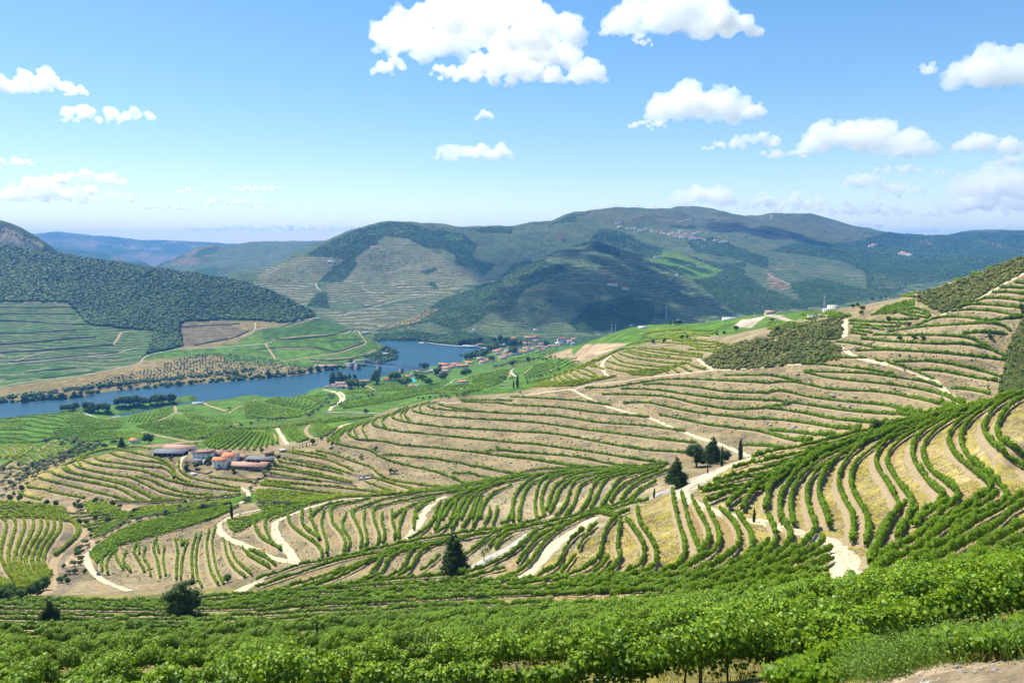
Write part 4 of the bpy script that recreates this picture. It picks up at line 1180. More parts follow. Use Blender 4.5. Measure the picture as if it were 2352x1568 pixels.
N4 60,1640 300,1620 520,1570 700,1510
N4 1780,1290 2000,1270 2200,1240 2400,1200
N4 1250,1400 1600,1340 2000,1320 2450,1290
N4 1000,1500 1300,1450 1500,1400
# 1.85 1.15 0.35 1.0 1 n | leafy vine row crossing the foreground | leafy vine rows of the foreground
G 4 2.7 P -80,1450 400,1450 800,1440 1150,1420 1500,1408 1900,1385 2150,1345 2420,1300 / P -80,1502 500,1502 1000,1485 1500,1455 1900,1415 2420,1345
G 5 2.6 P -80,1502 500,1502 1000,1485 1500,1455 1900,1415 2420,1345 / P -80,1645 400,1645 1000,1622 1500,1586 1900,1530 2130,1482 2420,1425
"""
def land3(px, step=3.0):
    L = land_line(px, step, 0.3)
    return max(L, key=len) if L else None
def even(c, n):
    d = np.r_[0, np.cumsum(np.linalg.norm(np.diff(c[:, :2], axis=0), axis=1))]; k = np.linspace(0, d[-1], n)
    return np.stack([np.interp(k, d, c[:, j]) for j in range(2)], 1)
def settle(xy): return np.stack([xy[:, 0], xy[:, 1], gz(xy[:, 0], xy[:, 1])], 1)
def build_rows():
    todo = []; par = None; last = None; fam = 0
    for ln in ROWS.strip().splitlines():
        ln = ln.strip()
        if not ln: continue
        if ln[0] == '#':
            a, lab, grp = [x.strip() for x in ln[1:].split('|')]; a = a.split(); par = ([float(x) for x in a[:5]], {'g': M_VINE, 'n': M_VINEN}.get(a[5], M_VINEL), lab, grp); fam += 1; last = None; continue
        if ln[0] in 'FG':
            head, rest = ln.split(' ', 2)[0:2], ln.split(' ', 2)[2]; n = int(head[1])
            if ln[0] == 'G': rest = rest.split(' ', 1)[1]
            ext = (lambda q: np.vstack([q[0]+(q[0]-q[1])*260/abs(q[0][0]-q[1][0]), q, q[-1]+(q[-1]-q[-2])*330/abs(q[-1][0]-q[-2][0])]) if ln[0] == 'G' and q[-1][0] > 2200 else q)
            gs = [land3(ext(pts(x))) for x in rest.split('/')]
            if any(g is None for g in gs): print('family lost', ln[:60]); continue
            m = 80; gs = [even(g, m) for g in gs]; nb = len(gs)-1
            if ln[0] == 'G': tt = [(1-math.cos(0))*0 + i/(n-1)*nb for i in range(n)]
            else: tt = [i/(n-1)*nb for i in range(n)]
            for f in tt:
                k = min(int(f), nb-1); fr = f-k; todo.append((settle(gs[k]*(1-fr)+gs[k+1]*fr), par, fam))
            last = None; continue
        pair = ln[0] == 'p'
        if pair: ln = ln[1:].strip()
        p = pts(ln)
        if pair and last is not None:
            a = smooth_line(last, 2); b = smooth_line(p, 2)
            f = np.linspace(0.03, 0.97, 60); q = lambda z: np.stack([np.interp(f*(len(z)-1), np.arange(len(z)), z[:, j]) for j in (0, 1)], 1)
            for c in land_line((q(a)+q(b))/2, 3.0): ribbon("grassy_track", c, 2.3 if np.median(c[:, 1]) < 300 else 2.0, M_TRACK, lift=0.05)
        last = p
        for c in land_line(p): todo.append((c, par, fam))
    # the largest 300 in the picture are rows of their own, the rest one planted mass per field
    def score(c):
        u, v = to_px(c[:, 0], c[:, 1], c[:, 2]); ok = (u > -30) & (u < W+30) & (v < H+120)
        L = np.linalg.norm(np.diff(c, axis=0), axis=1)
        return float((L/c[1:, 1]*ok[1:]).sum())*(300/float(np.median(c[:, 1])))**0.5
    sc = np.array([score(c) for c, _, _ in todo]); order = np.argsort(-sc)
    own = set(order[:297].tolist()); rest = {}
    mx = 0
    nf = max(f for _, _, f in todo); BN = {}
    for k, (c, par, fam) in enumerate(todo):
        t = float(np.median(c[:, 1]))
        if sc[k] <= 0 or t > 950 or 'fields' in par[3] or 'foreground' in par[3] or 'gravel' in par[3]: continue
        r = bench(c, 1.5 if t < 160 else 2.4 if t < 330 else 2.8)
        if r: BN.setdefault(fam, []).append(r)
    for fam, L in BN.items():
        n = 0; Fs = []
        for v_, f_ in L: Fs.append(f_+n); n += len(v_)
        o = np_mesh("terrace_benches", np.vstack([v_ for v_, _ in L]), np.vstack(Fs), M_BENCH); tag(o, kind='structure')
    for k, (c, par, fam) in enumerate(todo):
        if sc[k] <= 0: continue
        (h, wd, gap, dense, q), mt, lab, grp = par; rg = np.random.default_rng(500+k)
        u, v = to_px(c[:, 0], c[:, 1], c[:, 2]); ex = 420 if float(np.median(c[:, 1])) < 150 else 90; ok = (u > -ex) & (u < W+ex)
        if ok.sum() < 4: continue
        i0 = np.nonzero(ok)[0][0]; i1 = np.nonzero(ok)[0][-1]; c = c[i0:i1+1]
        t = float(np.median(c[:, 1]))
        dense *= 1.0 if t < 700 else 0.8
        if k in own: vine_row(c, lab, grp, rg, h, wd, gap, dense, q, mt, post=t < 34)
        else:
            r = vine_row(c, lab, grp, rg, h, wd, gap, dense*0.8, q*1.15, mt, own=False)
            if r: rest.setdefault(fam, (par, []))[1].append(r)
    for fam, (par, L) in rest.items():
        V = []; F3 = []; F4 = {}; T = []; n = 0
        for V_, F_, T_ in L:
            nn = sum(len(x) for x in V_)
            for f in F_: F4.setdefault(f.shape[1], []).append(f+n)
            V += V_; T += T_; n += nn
        o = np_mesh("vineyard", np.vstack(V), [np.vstack(x) for x in F4.values()], par[1], tint=np.concatenate(T)); tag(o, kind='stuff')
    print('rows', len(todo), 'own', ROWS_MADE[0])
build_rows()

# ------------------------------------------------------------------ trees
M_BARK = rough_mat("bark", (0.14, 0.10, 0.07), (0.08, 0.06, 0.045), 3)
M_CONIF = leaf_material("conifer_needles", (0.028, 0.065, 0.014), (0.085, 0.14, 0.03), 0.25, 0.15)
M_CYP = leaf_material("cypress_foliage", (0.02, 0.055, 0.014), (0.06, 0.11, 0.03), 0.2, 0.15)
M_OLIVE = leaf_material("olive_foliage", (0.09, 0.125, 0.06), (0.24, 0.30, 0.15), 0.4, 0.3)
M_BROAD = leaf_material("broadleaf_foliage", (0.04, 0.095, 0.016), (0.11, 0.20, 0.03), 0.3, 0.2)
M_BRIGHT = leaf_material("bright_foliage", (0.06, 0.13, 0.015), (0.16, 0.25, 0.03), 0.35, 0.2)
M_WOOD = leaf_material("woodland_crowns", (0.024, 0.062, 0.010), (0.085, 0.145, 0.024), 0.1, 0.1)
M_SCRUB = leaf_material("scrub_foliage", (0.06, 0.095, 0.018), (0.21, 0.215, 0.06), 0.15, 0.1)

def ico_np(sub):
    import bmesh
    bm = bmesh.new(); bmesh.ops.create_icosphere(bm, subdivisions=sub, radius=1)
    v = np.array([x.co[:] for x in bm.verts]); f = np.array([[q.index for q in p.verts] for p in bm.faces]); bm.free(); return v, f
IC1, IC2 = ico_np(1), ico_np(2)
def lobes(L, rg, per, size, flat=1.0, core=0.72, droop=0.0):
    """leafy crown out of lobes [(x,y,z,r,rz)]"""
    V = []; F3 = []; F4 = []; T = []; n = 0
    for (x, y, z, r, rz) in L:
        v = IC2[0]*[r*core, r*core, rz*core]; v = v*(1+0.25*(vnoise(v[:, 0]*3/r+x*9, v[:, 2]*3/r+y*7, 3)-0.5))[:, None] + [x, y, z]
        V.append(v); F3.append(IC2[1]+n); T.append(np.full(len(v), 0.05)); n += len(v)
        m = max(8, int(per*r*(r+rz)/2/(size*size)))
        d = rg.normal(size=(m, 3)); d /= np.linalg.norm(d, axis=1, keepdims=True); d[:, 2] = np.where(d[:, 2] < -0.55, -d[:, 2], d[:, 2])
        rr = rg.uniform(0.7, 1.12, m)[:, None]*(0.85+0.3*vnoise(d[:, 0]*4+x*5, d[:, 2]*4+y*5, 8))[:, None]
        c = d*rr*[r, r, rz] + [x, y, z]
        nr = d + rg.normal(size=(m, 3))*0.6 + [0, 0, 0.2-droop]
        lv, lf = leaf_cards(c, nr, size*rg.uniform(0.7, 1.4, m), rg, LEAF4)
        V.append(lv); F4.append(lf+n); n += len(lv)
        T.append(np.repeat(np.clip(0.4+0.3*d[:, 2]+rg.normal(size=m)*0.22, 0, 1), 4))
    return np.vstack(V), [np.vstack(F3), np.vstack(F4)], np.concatenate(T)
def trunk_mesh(h, r, rg, limbs=5, spread=0.25):
    V = []; Fc = []; n = 0; k = 7; a = np.arange(k)*2*math.pi/k
    def tube(P, R):
        nonlocal n
        for p, rr in zip(P, R):
            V.append(np.stack([p[0]+np.cos(a)*rr, p[1]+np.sin(a)*rr, np.full(k, p[2])], 1))
        for i in range(len(P)-1):
            for j in range(k): Fc.append([n+i*k+j, n+i*k+(j+1) % k, n+(i+1)*k+(j+1) % k, n+(i+1)*k+j])
        n += k*len(P)
    tube([(0, 0, -0.06), (rg.normal()*r*.3, rg.normal()*r*.3, h*0.5), (0, 0, h)], [r*1.3, r*0.85, r*0.45])
    for q in range(limbs):
        b = rg.uniform(0, 6.28); z0 = h*rg.uniform(0.45, 0.95)
        tube([(0, 0, z0), (math.cos(b)*spread*.5, math.sin(b)*spread*.5, z0+spread*.35), (math.cos(b)*spread, math.sin(b)*spread, z0+spread*.8)], [r*.5, r*.35, r*.12])
    return np.vstack(V), np.array(Fc)
def tree_proto(kind, sd):
    rg = np.random.default_rng(sd); L = []
    if kind == 'conifer':
        for i in range(26):
            z = 0.13+0.84*(i/25)**0.95; R = 0.36*(1-z)**0.75*(0.85+0.3*rg.random())+0.015
            for q in range(max(1, int(7*(1-z)+1.5))):
                b = rg.uniform(0, 6.28); rr = R*rg.uniform(0.45, 0.8); L.append((math.cos(b)*rr, math.sin(b)*rr, z-0.03*rr, R*0.42+0.012, 0.032+R*0.13))
        c = lobes(L, rg, 3.2, 0.022, core=0.6, droop=0.2); tr = trunk_mesh(0.9, 0.022, rg, 0); m = M_CONIF
    elif kind == 'bushy':
        for i in range(22):
            z = 0.17+0.75*rg.random(); R = 0.40*math.sqrt(max(0.03, 1-((z-0.45)/0.56)**2)); b = rg.uniform(0, 6.28); rr = R*rg.uniform(0.3, 0.85)
            L.append((math.cos(b)*rr, math.sin(b)*rr, z, R*0.40+0.03, R*0.26+0.03))
        c = lobes(L, rg, 3.2, 0.024, core=0.65); tr = trunk_mesh(0.6, 0.03, rg, 4); m = M_CONIF
    elif kind == 'cypress':
        for i in range(14):
            z = 0.08+0.86*i/13; R = 0.085*math.sin(math.pi*min(1, (z+0.12)/1.08)**0.8)**0.7+0.012; L.append((rg.normal()*.008, rg.normal()*.008, z, R, 0.07))
        c = lobes(L, rg, 5, 0.016, core=0.85); tr = trunk_mesh(0.5, 0.014, rg, 0); m = M_CYP
    elif kind == 'poplar':
        for i in range(12):
            z = 0.2+0.68*rg.random(); R = 0.2*math.sin(math.pi*(z-0.02))**0.6; b = rg.uniform(0, 6.28); L.append((math.cos(b)*R*.45, math.sin(b)*R*.45, z, R*0.6, R*0.9))
        c = lobes(L, rg, 3.4, 0.03, core=0.75); tr = trunk_mesh(0.5, 0.02, rg, 4, 0.12); m = M_BROAD
    elif kind == 'olive':
        for i in range(9):
            b = rg.uniform(0, 6.28); rr = rg.uniform(0.1, 0.42); L.append((math.cos(b)*rr, math.sin(b)*rr, 0.42+rg.uniform(0, .34), rg.uniform(.2, .3), rg.uniform(.16, .24)))
        c = lobes(L, rg, 3.2, 0.06, core=0.7); tr = trunk_mesh(0.45, 0.05, rg, 4, 0.25); m = M_OLIVE
    elif kind == 'sparse':
        for i in range(12):
            b = rg.uniform(0, 6.28); rr = rg.uniform(0.05, 0.27); L.append((math.cos(b)*rr, math.sin(b)*rr, 0.38+rg.uniform(0, .5), rg.uniform(.10, .17), rg.uniform(.10, .17)))
        c = lobes(L, rg, 1.6, 0.045, core=0.25); tr = trunk_mesh(0.6, 0.02, rg, 6, 0.25); m = M_BRIGHT
    else:
        for i in range(13):
            b = rg.uniform(0, 6.28); rr = rg.uniform(0.02, 0.30); L.append((math.cos(b)*rr, math.sin(b)*rr, 0.30+rg.uniform(0, .5)*(1-rr), rg.uniform(.17, .26), rg.uniform(.15, .22)))
        c = lobes(L, rg, 3.2, 0.045, core=0.72); tr = trunk_mesh(0.45, 0.035, rg, 4, 0.25); m = {'broad': M_BROAD, 'bright': M_BRIGHT}.get(kind, M_BROAD)
    return c, tr, m
TMESH = {}
NAMES = dict(conifer="fir_tree", bushy="conifer_tree", cypress="cypress_tree", poplar="poplar_tree", olive="olive_tree", sparse="young_tree", broad="leafy_tree", bright="leafy_tree")
def tree(kind, u, v, hp, label, group=None, rg=random, hm=None, wide=1.0):
    h = hit([u], [v])[0]
    if np.isnan(h[0]): return
    z = float(gz(h[0], h[1])); hh = hm or hp/F*h[1]
    var = rg.randint(0, 2)
    if (kind, var) not in TMESH:
        (V, Fc, T), (tv, tf), m = tree_proto(kind, 40+var*7+len(kind))
        a = np_mesh("crown", V, Fc, m, tint=T); b = np_mesh("trunk", tv, tf, M_BARK, smooth=True)
        TMESH[(kind, var)] = (a.data, b.data); bpy.data.objects.remove(a); bpy.data.objects.remove(b)
    r = empty(NAMES[kind], (h[0], h[1], z), rg.uniform(0, 6.28), label, "tree", group)
    r.scale = (hh*wide*rg.uniform(.92, 1.1), hh*wide*rg.uniform(.92, 1.1), hh)
    for nm, d in zip(("crown", "trunk"), TMESH[(kind, var)]): link(bpy.data.objects.new(nm, d), r)
SINGLE = """
conifer P 1553,1120 78 |dark fir standing alone at the edge of the gravel plateau
bushy P 426,1420 104 |round bushy tree standing alone above the left vineyard rows
conifer P 116,1434 66 |small ragged conifer half hidden among vines at lower left
conifer P 1043,1316 106 |tall conical fir standing alone in the middle of the near slope
bushy M3 1695,1068 62 |broad dark conifer at the left end of the plateau tree group
conifer M3 1835,1050 70 |tallest fir in the middle of the plateau tree group
cypress M3 1925,1068 52 |slim cypress at the right end of the plateau tree group
bushy M3 1955,1030 34 |low bushy conifer tucked behind the plateau tree group
cypress M3 2095,1012 56 |tall cypress beside the end of the pale plateau road
cypress M3 1797,1132 18 |tiny cypress on the grassy strip of the gravel plateau
cypress M3 1305,1358 27 |small cypress left of the lone plateau fir
cypress N3 2222,92 38 |small cypress on the verge of the road below the plateau
cypress N4 80,815 40 |young cypress rising between vine rows below the road bend
cypress N2 565,1190 52 |thin cypress poking out of the foreground vines
cypress N4 560,372 16 |tiny cypress at the end of a vine row by the road
cypress M1 2130,1425 40 |single dark cypress at the road corner below the farmstead
cypress M3 50,345 33 |tall cypress on the rocky mound left of the road fork
cypress M3 15,352 22 |thinner cypress left of the tall one on the rocky mound
cypress M3 140,308 13 |small cypress right of the low wall by the road fork
bushy M4 1005,745 30 |yellowish conifer top showing over the right vineyard ridge
conifer M1 1120,785 27 |dark conifer left of the small white chapel
broad M1 1370,745 31 |big leafy tree right of the small white chapel
sparse N2 2095,445 40 |small pale young tree beside the grey gravel patch
bright N1 2092,640 24 |round bush alone on the stony slope with forked rows
broad M2 522,868 18 |round tree in the row of cypresses above the farmstead
conifer T4 80,1110 18 |dark tree on top of the scrub covered knoll
cypress Z3 1600,398 14 |dark cypress among the orange roofs of the village
cypress Z4 1440,455 14 |cypress between the pool garden and the bridge end
cypress Z4 1247,405 8 |small cypress at the river edge left of the pool garden
bushy Z3 1610,660 14 |umbrella pine above the green field near the village
broad Z4 1000,530 36 |huge round tree by the river right of the winery roofs
"""
MANY = """
olive 14 olives in the dry belt left of the farmstead hill|grey green olive in the dry belt left of the farmstead hill|M1 30,1010 100,1000 180,960 240,1010 330,990 380,960 410,1000 450,930 500,940 540,900 600,880 640,850 660,890 720,850 780,840 850,820 870,780 930,770 960,790 1030,750 1060,750 760,760 690,720 620,730 540,720 430,740 730,790 800,800 350,960 400,930 480,900 560,860 620,840 700,800 760,790 820,780 880,790 900,740 420,980 300,1040 220,1080 180,1040 90,1050 260,990 520,960 590,890 670,820 740,820 570,930 460,880 680,760 650,740 580,770 250,1060 150,1060 60,1080 20,1120 100,1130 180,1100 250,1130 320,1070 60,1180 20,1240 130,1160 350,1020 300,950 440,960
broad 16 dark bushes along the creek bed|dark bush in the creek bed between the two left hills|N1 580,510 600,600 560,640 620,650 740,480 750,440 720,400 690,560 780,560 830,180 835,230 700,360 M1 690,1325 740,1350 720,1290 870,1290 930,1290 1040,1320 200,1180 130,1220 90,1270 250,1310 510,1320 440,1310 730,1490 800,1490 1100,1335 880,1450 1000,1470 1205,1430 1240,1390 1270,1370 180,1270
olive 14 grey olives above the forked vine rows|grey olive above the slope with forked vine rows|N1 1030,190 1100,150 1190,110 1140,110 1060,150 960,220 900,290 740,350 810,320 790,290 640,560 680,490 720,380 M1 1520,1395 1700,1365 1640,1370 1850,1345 1900,1335 1960,1325 1440,1410 1380,1430 1300,1450 1270,1460 2260,1290 2290,1270
broad 36 dark trees at the left edge|dark tree at the left edge below the valley field|N1 -40,800 40,820 130,800 200,800 90,760 400,715 280,770 340,760
olive 9 olives along the field tracks|small olive beside a track in the green fields|M1 1800,755 1865,708 1895,700 1940,675 2010,650 2080,620 2130,610 2220,590 2310,570 2110,435 180,612 M2 790,495 822,485 852,475 890,470 930,460 960,450 1036,430 1068,420 1490,456 1530,456 1595,446 1650,444 1700,441 1740,436 1772,440 1845,425 1910,414 700,520 730,515 770,515
olive 10 olives along the curved valley track|olive in the dark clump beside the curved valley track|M2 690,450 650,460 640,485 665,495 610,530 570,560 520,590 490,615 20,655 50,640 110,650 150,650 190,650 230,645 270,645 660,795 640,805 690,775 720,755 600,825 710,440 680,430
cypress 10 little cypresses above the farmstead|little cypress in the row above the farmstead|M2 568,850 465,888 430,893 400,905 343,912 615,830 595,835 Q 1635,360 1720,350
olive 14 trees around the farmstead|grey green tree close to the farmstead buildings|M2 960,1000 1240,1130 1275,1135 1100,925 1005,590 50,1420 160,1420 215,1425 290,1435 Q 730,545 1935,660 1960,700 1850,815 1800,870 1740,950 1680,1100 1900,1180 2090,1185 2190,1190 2310,1190 640,1250 740,1250 400,1330 980,1230 1060,1220 1170,1210
broad 15 leafy trees around the farmstead|leafy green tree close to the farmstead buildings|Q 900,440 1060,530 1100,500 490,470 725,630 885,600 1465,660 2110,560 1905,350 2180,470 1080,1150 710,1180
broad 15 bank trees across the river|dark green tree on the far bank of the river|M1 20,390 60,385 120,380 220,350 330,345 400,345 470,335 560,325 680,310 740,305 810,300 850,305 1090,225 1110,260 1200,250 1340,250 1430,250 1540,240 1380,260 1260,265 2090,120 2160,130 2210,140 2300,130 1760,200 1640,220 M2 30,260 110,250 200,240 330,235 400,225 500,200 570,190 640,180 700,190 740,180 870,140 840,150
broad 26 tall trees at the waters edge|tall dark tree at the near edge of the river|M1 590,448 640,446 690,446 790,440 850,455 900,455 980,455 830,430 1090,400 1150,400 1200,395 1260,385 1320,390 1380,385 1440,385 1500,375 1560,372 1590,368 1230,380
bright 24 bright trees in the river gardens|bright green tree in the gardens near the bridge|Z4 1390,560 1460,575 1500,550 1650,475 1720,490 1780,545 1830,540 1300,475 1240,470 1350,470 1950,400 2030,470 600,605 660,608 720,600 790,605 2080,470
poplar 28 poplars by the river|tall poplar by the river left of the winery|Z4 290,545 340,540 400,538 450,536 520,534 580,530 640,520 680,510 330,548 480,530
poplar 15 poplars beside the bridge end|poplar on the bank beside the right end of the bridge|Z4 1690,305 1730,308 1770,308 1810,306 1750,300
broad 18 trees along the village waterfront|dark green tree along the village waterfront|Z3 660,625 700,620 740,610 790,600 850,605 880,580 930,590 960,570 900,540 1000,510 1040,500 1080,480 1120,470 800,570 230,765 610,880 650,860 700,850 1380,725 1340,540 1400,545 1040,645 1890,420 1920,410 1280,375 1080,345 1180,350 850,360 700,380 780,385 620,380 560,385 1360,395 1420,395 1500,395
olive 8 olives below the village fields|olive on the dry slope between the green fields and the village|Z3 1090,750 1130,740 1180,740 1230,730 1270,710 1320,690 1450,690 1500,680 1560,670 1640,650 1700,640 1780,620 1850,630 1900,640 1960,600 2040,600 2110,640 1190,930 1250,935 1330,935 1370,930 1580,915 1650,905 1700,900 1760,895 1800,890 1830,880 1890,860 1960,835 2100,790 560,570 2150,650
broad 12 trees behind the far fields|dark round tree on the far edge of the green fields|T3 1330,1190 1380,1200 1450,1260 1500,1262 1540,1260 1880,1360 1950,1350 2060,1310 1560,1400 1610,1390 1400,1430 1290,1430 T4 780,880 820,870 870,900 850,940 960,810 1030,800 1080,790 40,1000 100,1090 240,1040 560,1150 590,1130 1110,1000 1300,1050 1210,1175 1340,1165 1420,1175 2030,1150 M4 2340,-330 2330,-380
broad 11 bushes along the right edge gully|dark bush in the gully at the right edge|T4 2330,1050 2340,1120 2260,1180 2230,1260 2300,1200 2340,1300 2280,1340 2330,1400 2240,1440 2290,1500 2340,1480 M4 2180,200 2150,250 2230,240 2140,320 2200,340 2280,300 2340,250 2140,400 2200,410 2280,390 2340,360
olive 6 shrubs dotted over the rocky right hillside|small grey shrub on the rocky right hillside|T4 1880,930 1590,920 1290,990 1340,1160 1420,1180 1500,1185 1600,1360 1350,1340 1300,1330 1210,1320 2030,1150 2070,1190 M4 1160,370 1830,430 2030,370 390,290 M3 1120,470 2040,290
"""
def build_trees():
    r = random.Random(5)
    for ln in SINGLE.strip().splitlines():
        a, lab = ln.split('|'); k, reg, p, hp = a.split(); q = pts(reg+' '+p)[0]; tree(k, q[0], q[1], float(hp), lab, None, r)
    for ln in MANY.strip().splitlines():
        a, lab, rest = ln.split('|'); k, hp, grp = a.split(' ', 2)
        for q in pts(rest): tree(k, q[0]+r.uniform(-1, 1), q[1]+r.uniform(-.5, .5), float(hp)*r.uniform(0.75, 1.2), lab, grp, r)
build_trees()

# ------------------------------------------------------------------ woods and scrub: masses nobody could count
def lump_mass(name, P, R, material, rg, cards=0, flat=0.75, ic=None):
    n = len(P); v0, f0 = ic or IC1; k = len(v0)
    sc = np.stack([R*rg.uniform(.8, 1.25, n), R*rg.uniform(.8, 1.25, n), R*flat*rg.uniform(.8, 1.3, n)], 1)
    jit = 1+(0.13 if k > 50 else 0.2)*rg.normal(size=(n, k))
    V = v0[None]*jit[..., None]*sc[:, None, :] + (P+np.stack([0*R, 0*R, R*flat*0.45], 1))[:, None, :]
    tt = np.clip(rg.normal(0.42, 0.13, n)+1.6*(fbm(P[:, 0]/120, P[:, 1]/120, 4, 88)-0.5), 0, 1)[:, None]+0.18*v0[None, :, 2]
    Fc = (f0[None]+(np.arange(n)*k)[:, None, None]).reshape(-1, 3); V = V.reshape(-1, 3); T = tt.ravel(); FF = [Fc]
    if cards:
        i = np.repeat(np.arange(n), cards); d = rg.normal(size=(len(i), 3)); d /= np.linalg.norm(d, axis=1, keepdims=True); d[:, 2] = np.abs(d[:, 2])
        c = P[i]+d*sc[i]*rg.uniform(.85, 1.25, (len(i), 1)) + np.stack([0*i, 0*i, (R*flat*0.45)[i]], 1)
        lv, lf = leaf_cards(c, d+rg.normal(size=d.shape)*.6, R[i]*rg.uniform(.3, .6, len(i)), rg, LEAF4)
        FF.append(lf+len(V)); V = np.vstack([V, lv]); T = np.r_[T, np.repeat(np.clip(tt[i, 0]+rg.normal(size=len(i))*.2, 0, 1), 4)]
    o = np_mesh(name, V, FF, material, tint=np.clip(T, 0, 1), smooth=True); tag(o, kind='stuff'); return o
def scatter_px(poly, n, rg, t0=0, t1=1e9):
    lo, hi = poly.min(0), poly.max(0); lo = np.maximum(lo, [-60, 0]); hi = np.minimum(hi, [W+60, H]); out = []
    u = rg.uniform(lo[0], hi[0], n*4); v = rg.uniform(lo[1], hi[1], n*4); ok = inpoly(u, v, poly); u, v = u[ok][:n], v[ok][:n]
    h = hit(u, v); h = h[~np.isnan(h[:, 0])]; h = h[(h[:, 1] > t0) & (h[:, 1] < t1)]
    if len(h): h[:, 2] = gz(h[:, 0], h[:, 1])
    return h
def build_woods():
    rg = np.random.default_rng(77); far = []; near = []; sc = []
    for ln in AREAS.strip().splitlines():
        k, t0, t1, rest = ln.split(' ', 3)
        if k not in ('forest', 'scrub'): continue
        poly = pts(rest); x, y = poly[:, 0], poly[:, 1]; ar = abs(np.dot(x, np.roll(y, 1))-np.dot(y, np.roll(x, 1)))/2
        t0, t1 = float(t0), float(t1)
        if k == 'scrub': sc.append(scatter_px(poly, int(ar/12), rg, t0, t1))
        elif t0 < 2200: near.append(scatter_px(poly, int(ar/4.2), rg, t0, t1))
        else: far.append(scatter_px(poly, int(ar/5), rg, t0, t1))
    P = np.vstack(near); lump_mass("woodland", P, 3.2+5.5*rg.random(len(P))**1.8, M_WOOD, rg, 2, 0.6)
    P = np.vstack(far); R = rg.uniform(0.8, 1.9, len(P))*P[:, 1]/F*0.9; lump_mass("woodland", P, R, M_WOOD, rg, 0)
    P = np.vstack(sc); R = rg.uniform(0.6, 1.8, len(P))*np.clip(P[:, 1]/480, .6, 1.6); lump_mass("scrub", P, R, M_SCRUB, rg, 6, 0.8)
    # dotted trees over the mountain terraces, the skylines and the river banks
    P = scatter_px(pts("P 560,640 900,520 1350,490 2352,540 2352,640 2000,700 1500,740 1100,780 860,770 700,690"), 1900, rg, 2500, 9000)
    keep = fbm(P[:, 0]/300, P[:, 1]/300, 3, 12) > 0.44; P = P[keep]
    lump_mass("hedgerow_trees", P, rg.uniform(.5, 1.5, len(P))*P[:, 1]/F, M_WOOD, rg, 0, 1.0)
    L = []
    for txt, n, j in (("P 760,560 800,535 860,518 900,511 960,515 1050,522 1180,522", 130, 3), ("P 1260,512 1320,492 1352,482", 40, 3), ("P 0,566 60,566 150,588 300,610 450,630 560,650 640,672 718,720", 160, 3), ("P 1940,520 2030,534 2120,540 2220,535 2352,536", 110, 3), ("P 0,522 40,536 90,562", 30, 2)):
        q = smooth_line(pts(txt), 1.0); i = rg.integers(0, len(q), n); p = hit(q[i, 0]+rg.normal(size=n), q[i, 1]+rg.uniform(4, 9, n)); L.append(p[~np.isnan(p[:, 0])])
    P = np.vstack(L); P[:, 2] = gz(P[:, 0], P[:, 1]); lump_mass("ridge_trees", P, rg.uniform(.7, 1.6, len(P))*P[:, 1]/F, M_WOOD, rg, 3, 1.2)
    L = []
    for txt, n, j in ((BANK.splitlines()[0], 420, 1), (BANK.splitlines()[1], 150, 1), (BANK.splitlines()[2], 240, 1), (BANK.splitlines()[3], 60, 1), ("M1 0,345 400,300 800,250 1300,190 1800,140 2352,75", 220, 1)):
        q = smooth_line(pts(txt), 1.0); i = rg.integers(0, len(q), n); p = hit(q[i, 0]+rg.normal(size=n), q[i, 1]-rg.uniform(0.5, 6, n)); L.append(p[~np.isnan(p[:, 0])])
    P = np.vstack(L); P[:, 2] = gz(P[:, 0], P[:, 1]); P = P[P[:, 2] > 0.3]
    lump_mass("riverside_bushes", P, rg.uniform(2, 5.5, len(P)), M_BROAD, rg, 5, 0.9)
    # olive groves planted in lines on the brown slopes across the river
    P = []
    poly = pts("M1 -60,340 0,320 700,215 1000,150 1400,60 1640,-40 T1 1900,1290 2352,1320 M2 300,120 520,180 480,190 0,230 M1 1800,140 700,250 -60,360")
    h = scatter_px(poly, 1500, rg, 1400, 2400); g = 11.0
    q = np.unique(np.round((h[:, :2] @ np.array([[.94, .34], [-.34, .94]]))/g), axis=0)*g @ np.array([[.94, -.34], [.34, .94]]); q += rg.normal(size=q.shape)*1.2
    P = np.stack([q[:, 0], q[:, 1], gz(q[:, 0], q[:, 1])], 1); P = P[P[:, 2] > 2]
    lump_mass("olive_grove", P, rg.uniform(1.6, 3.2, len(P)), M_OLIVE, rg, 6, 0.9)
build_woods()

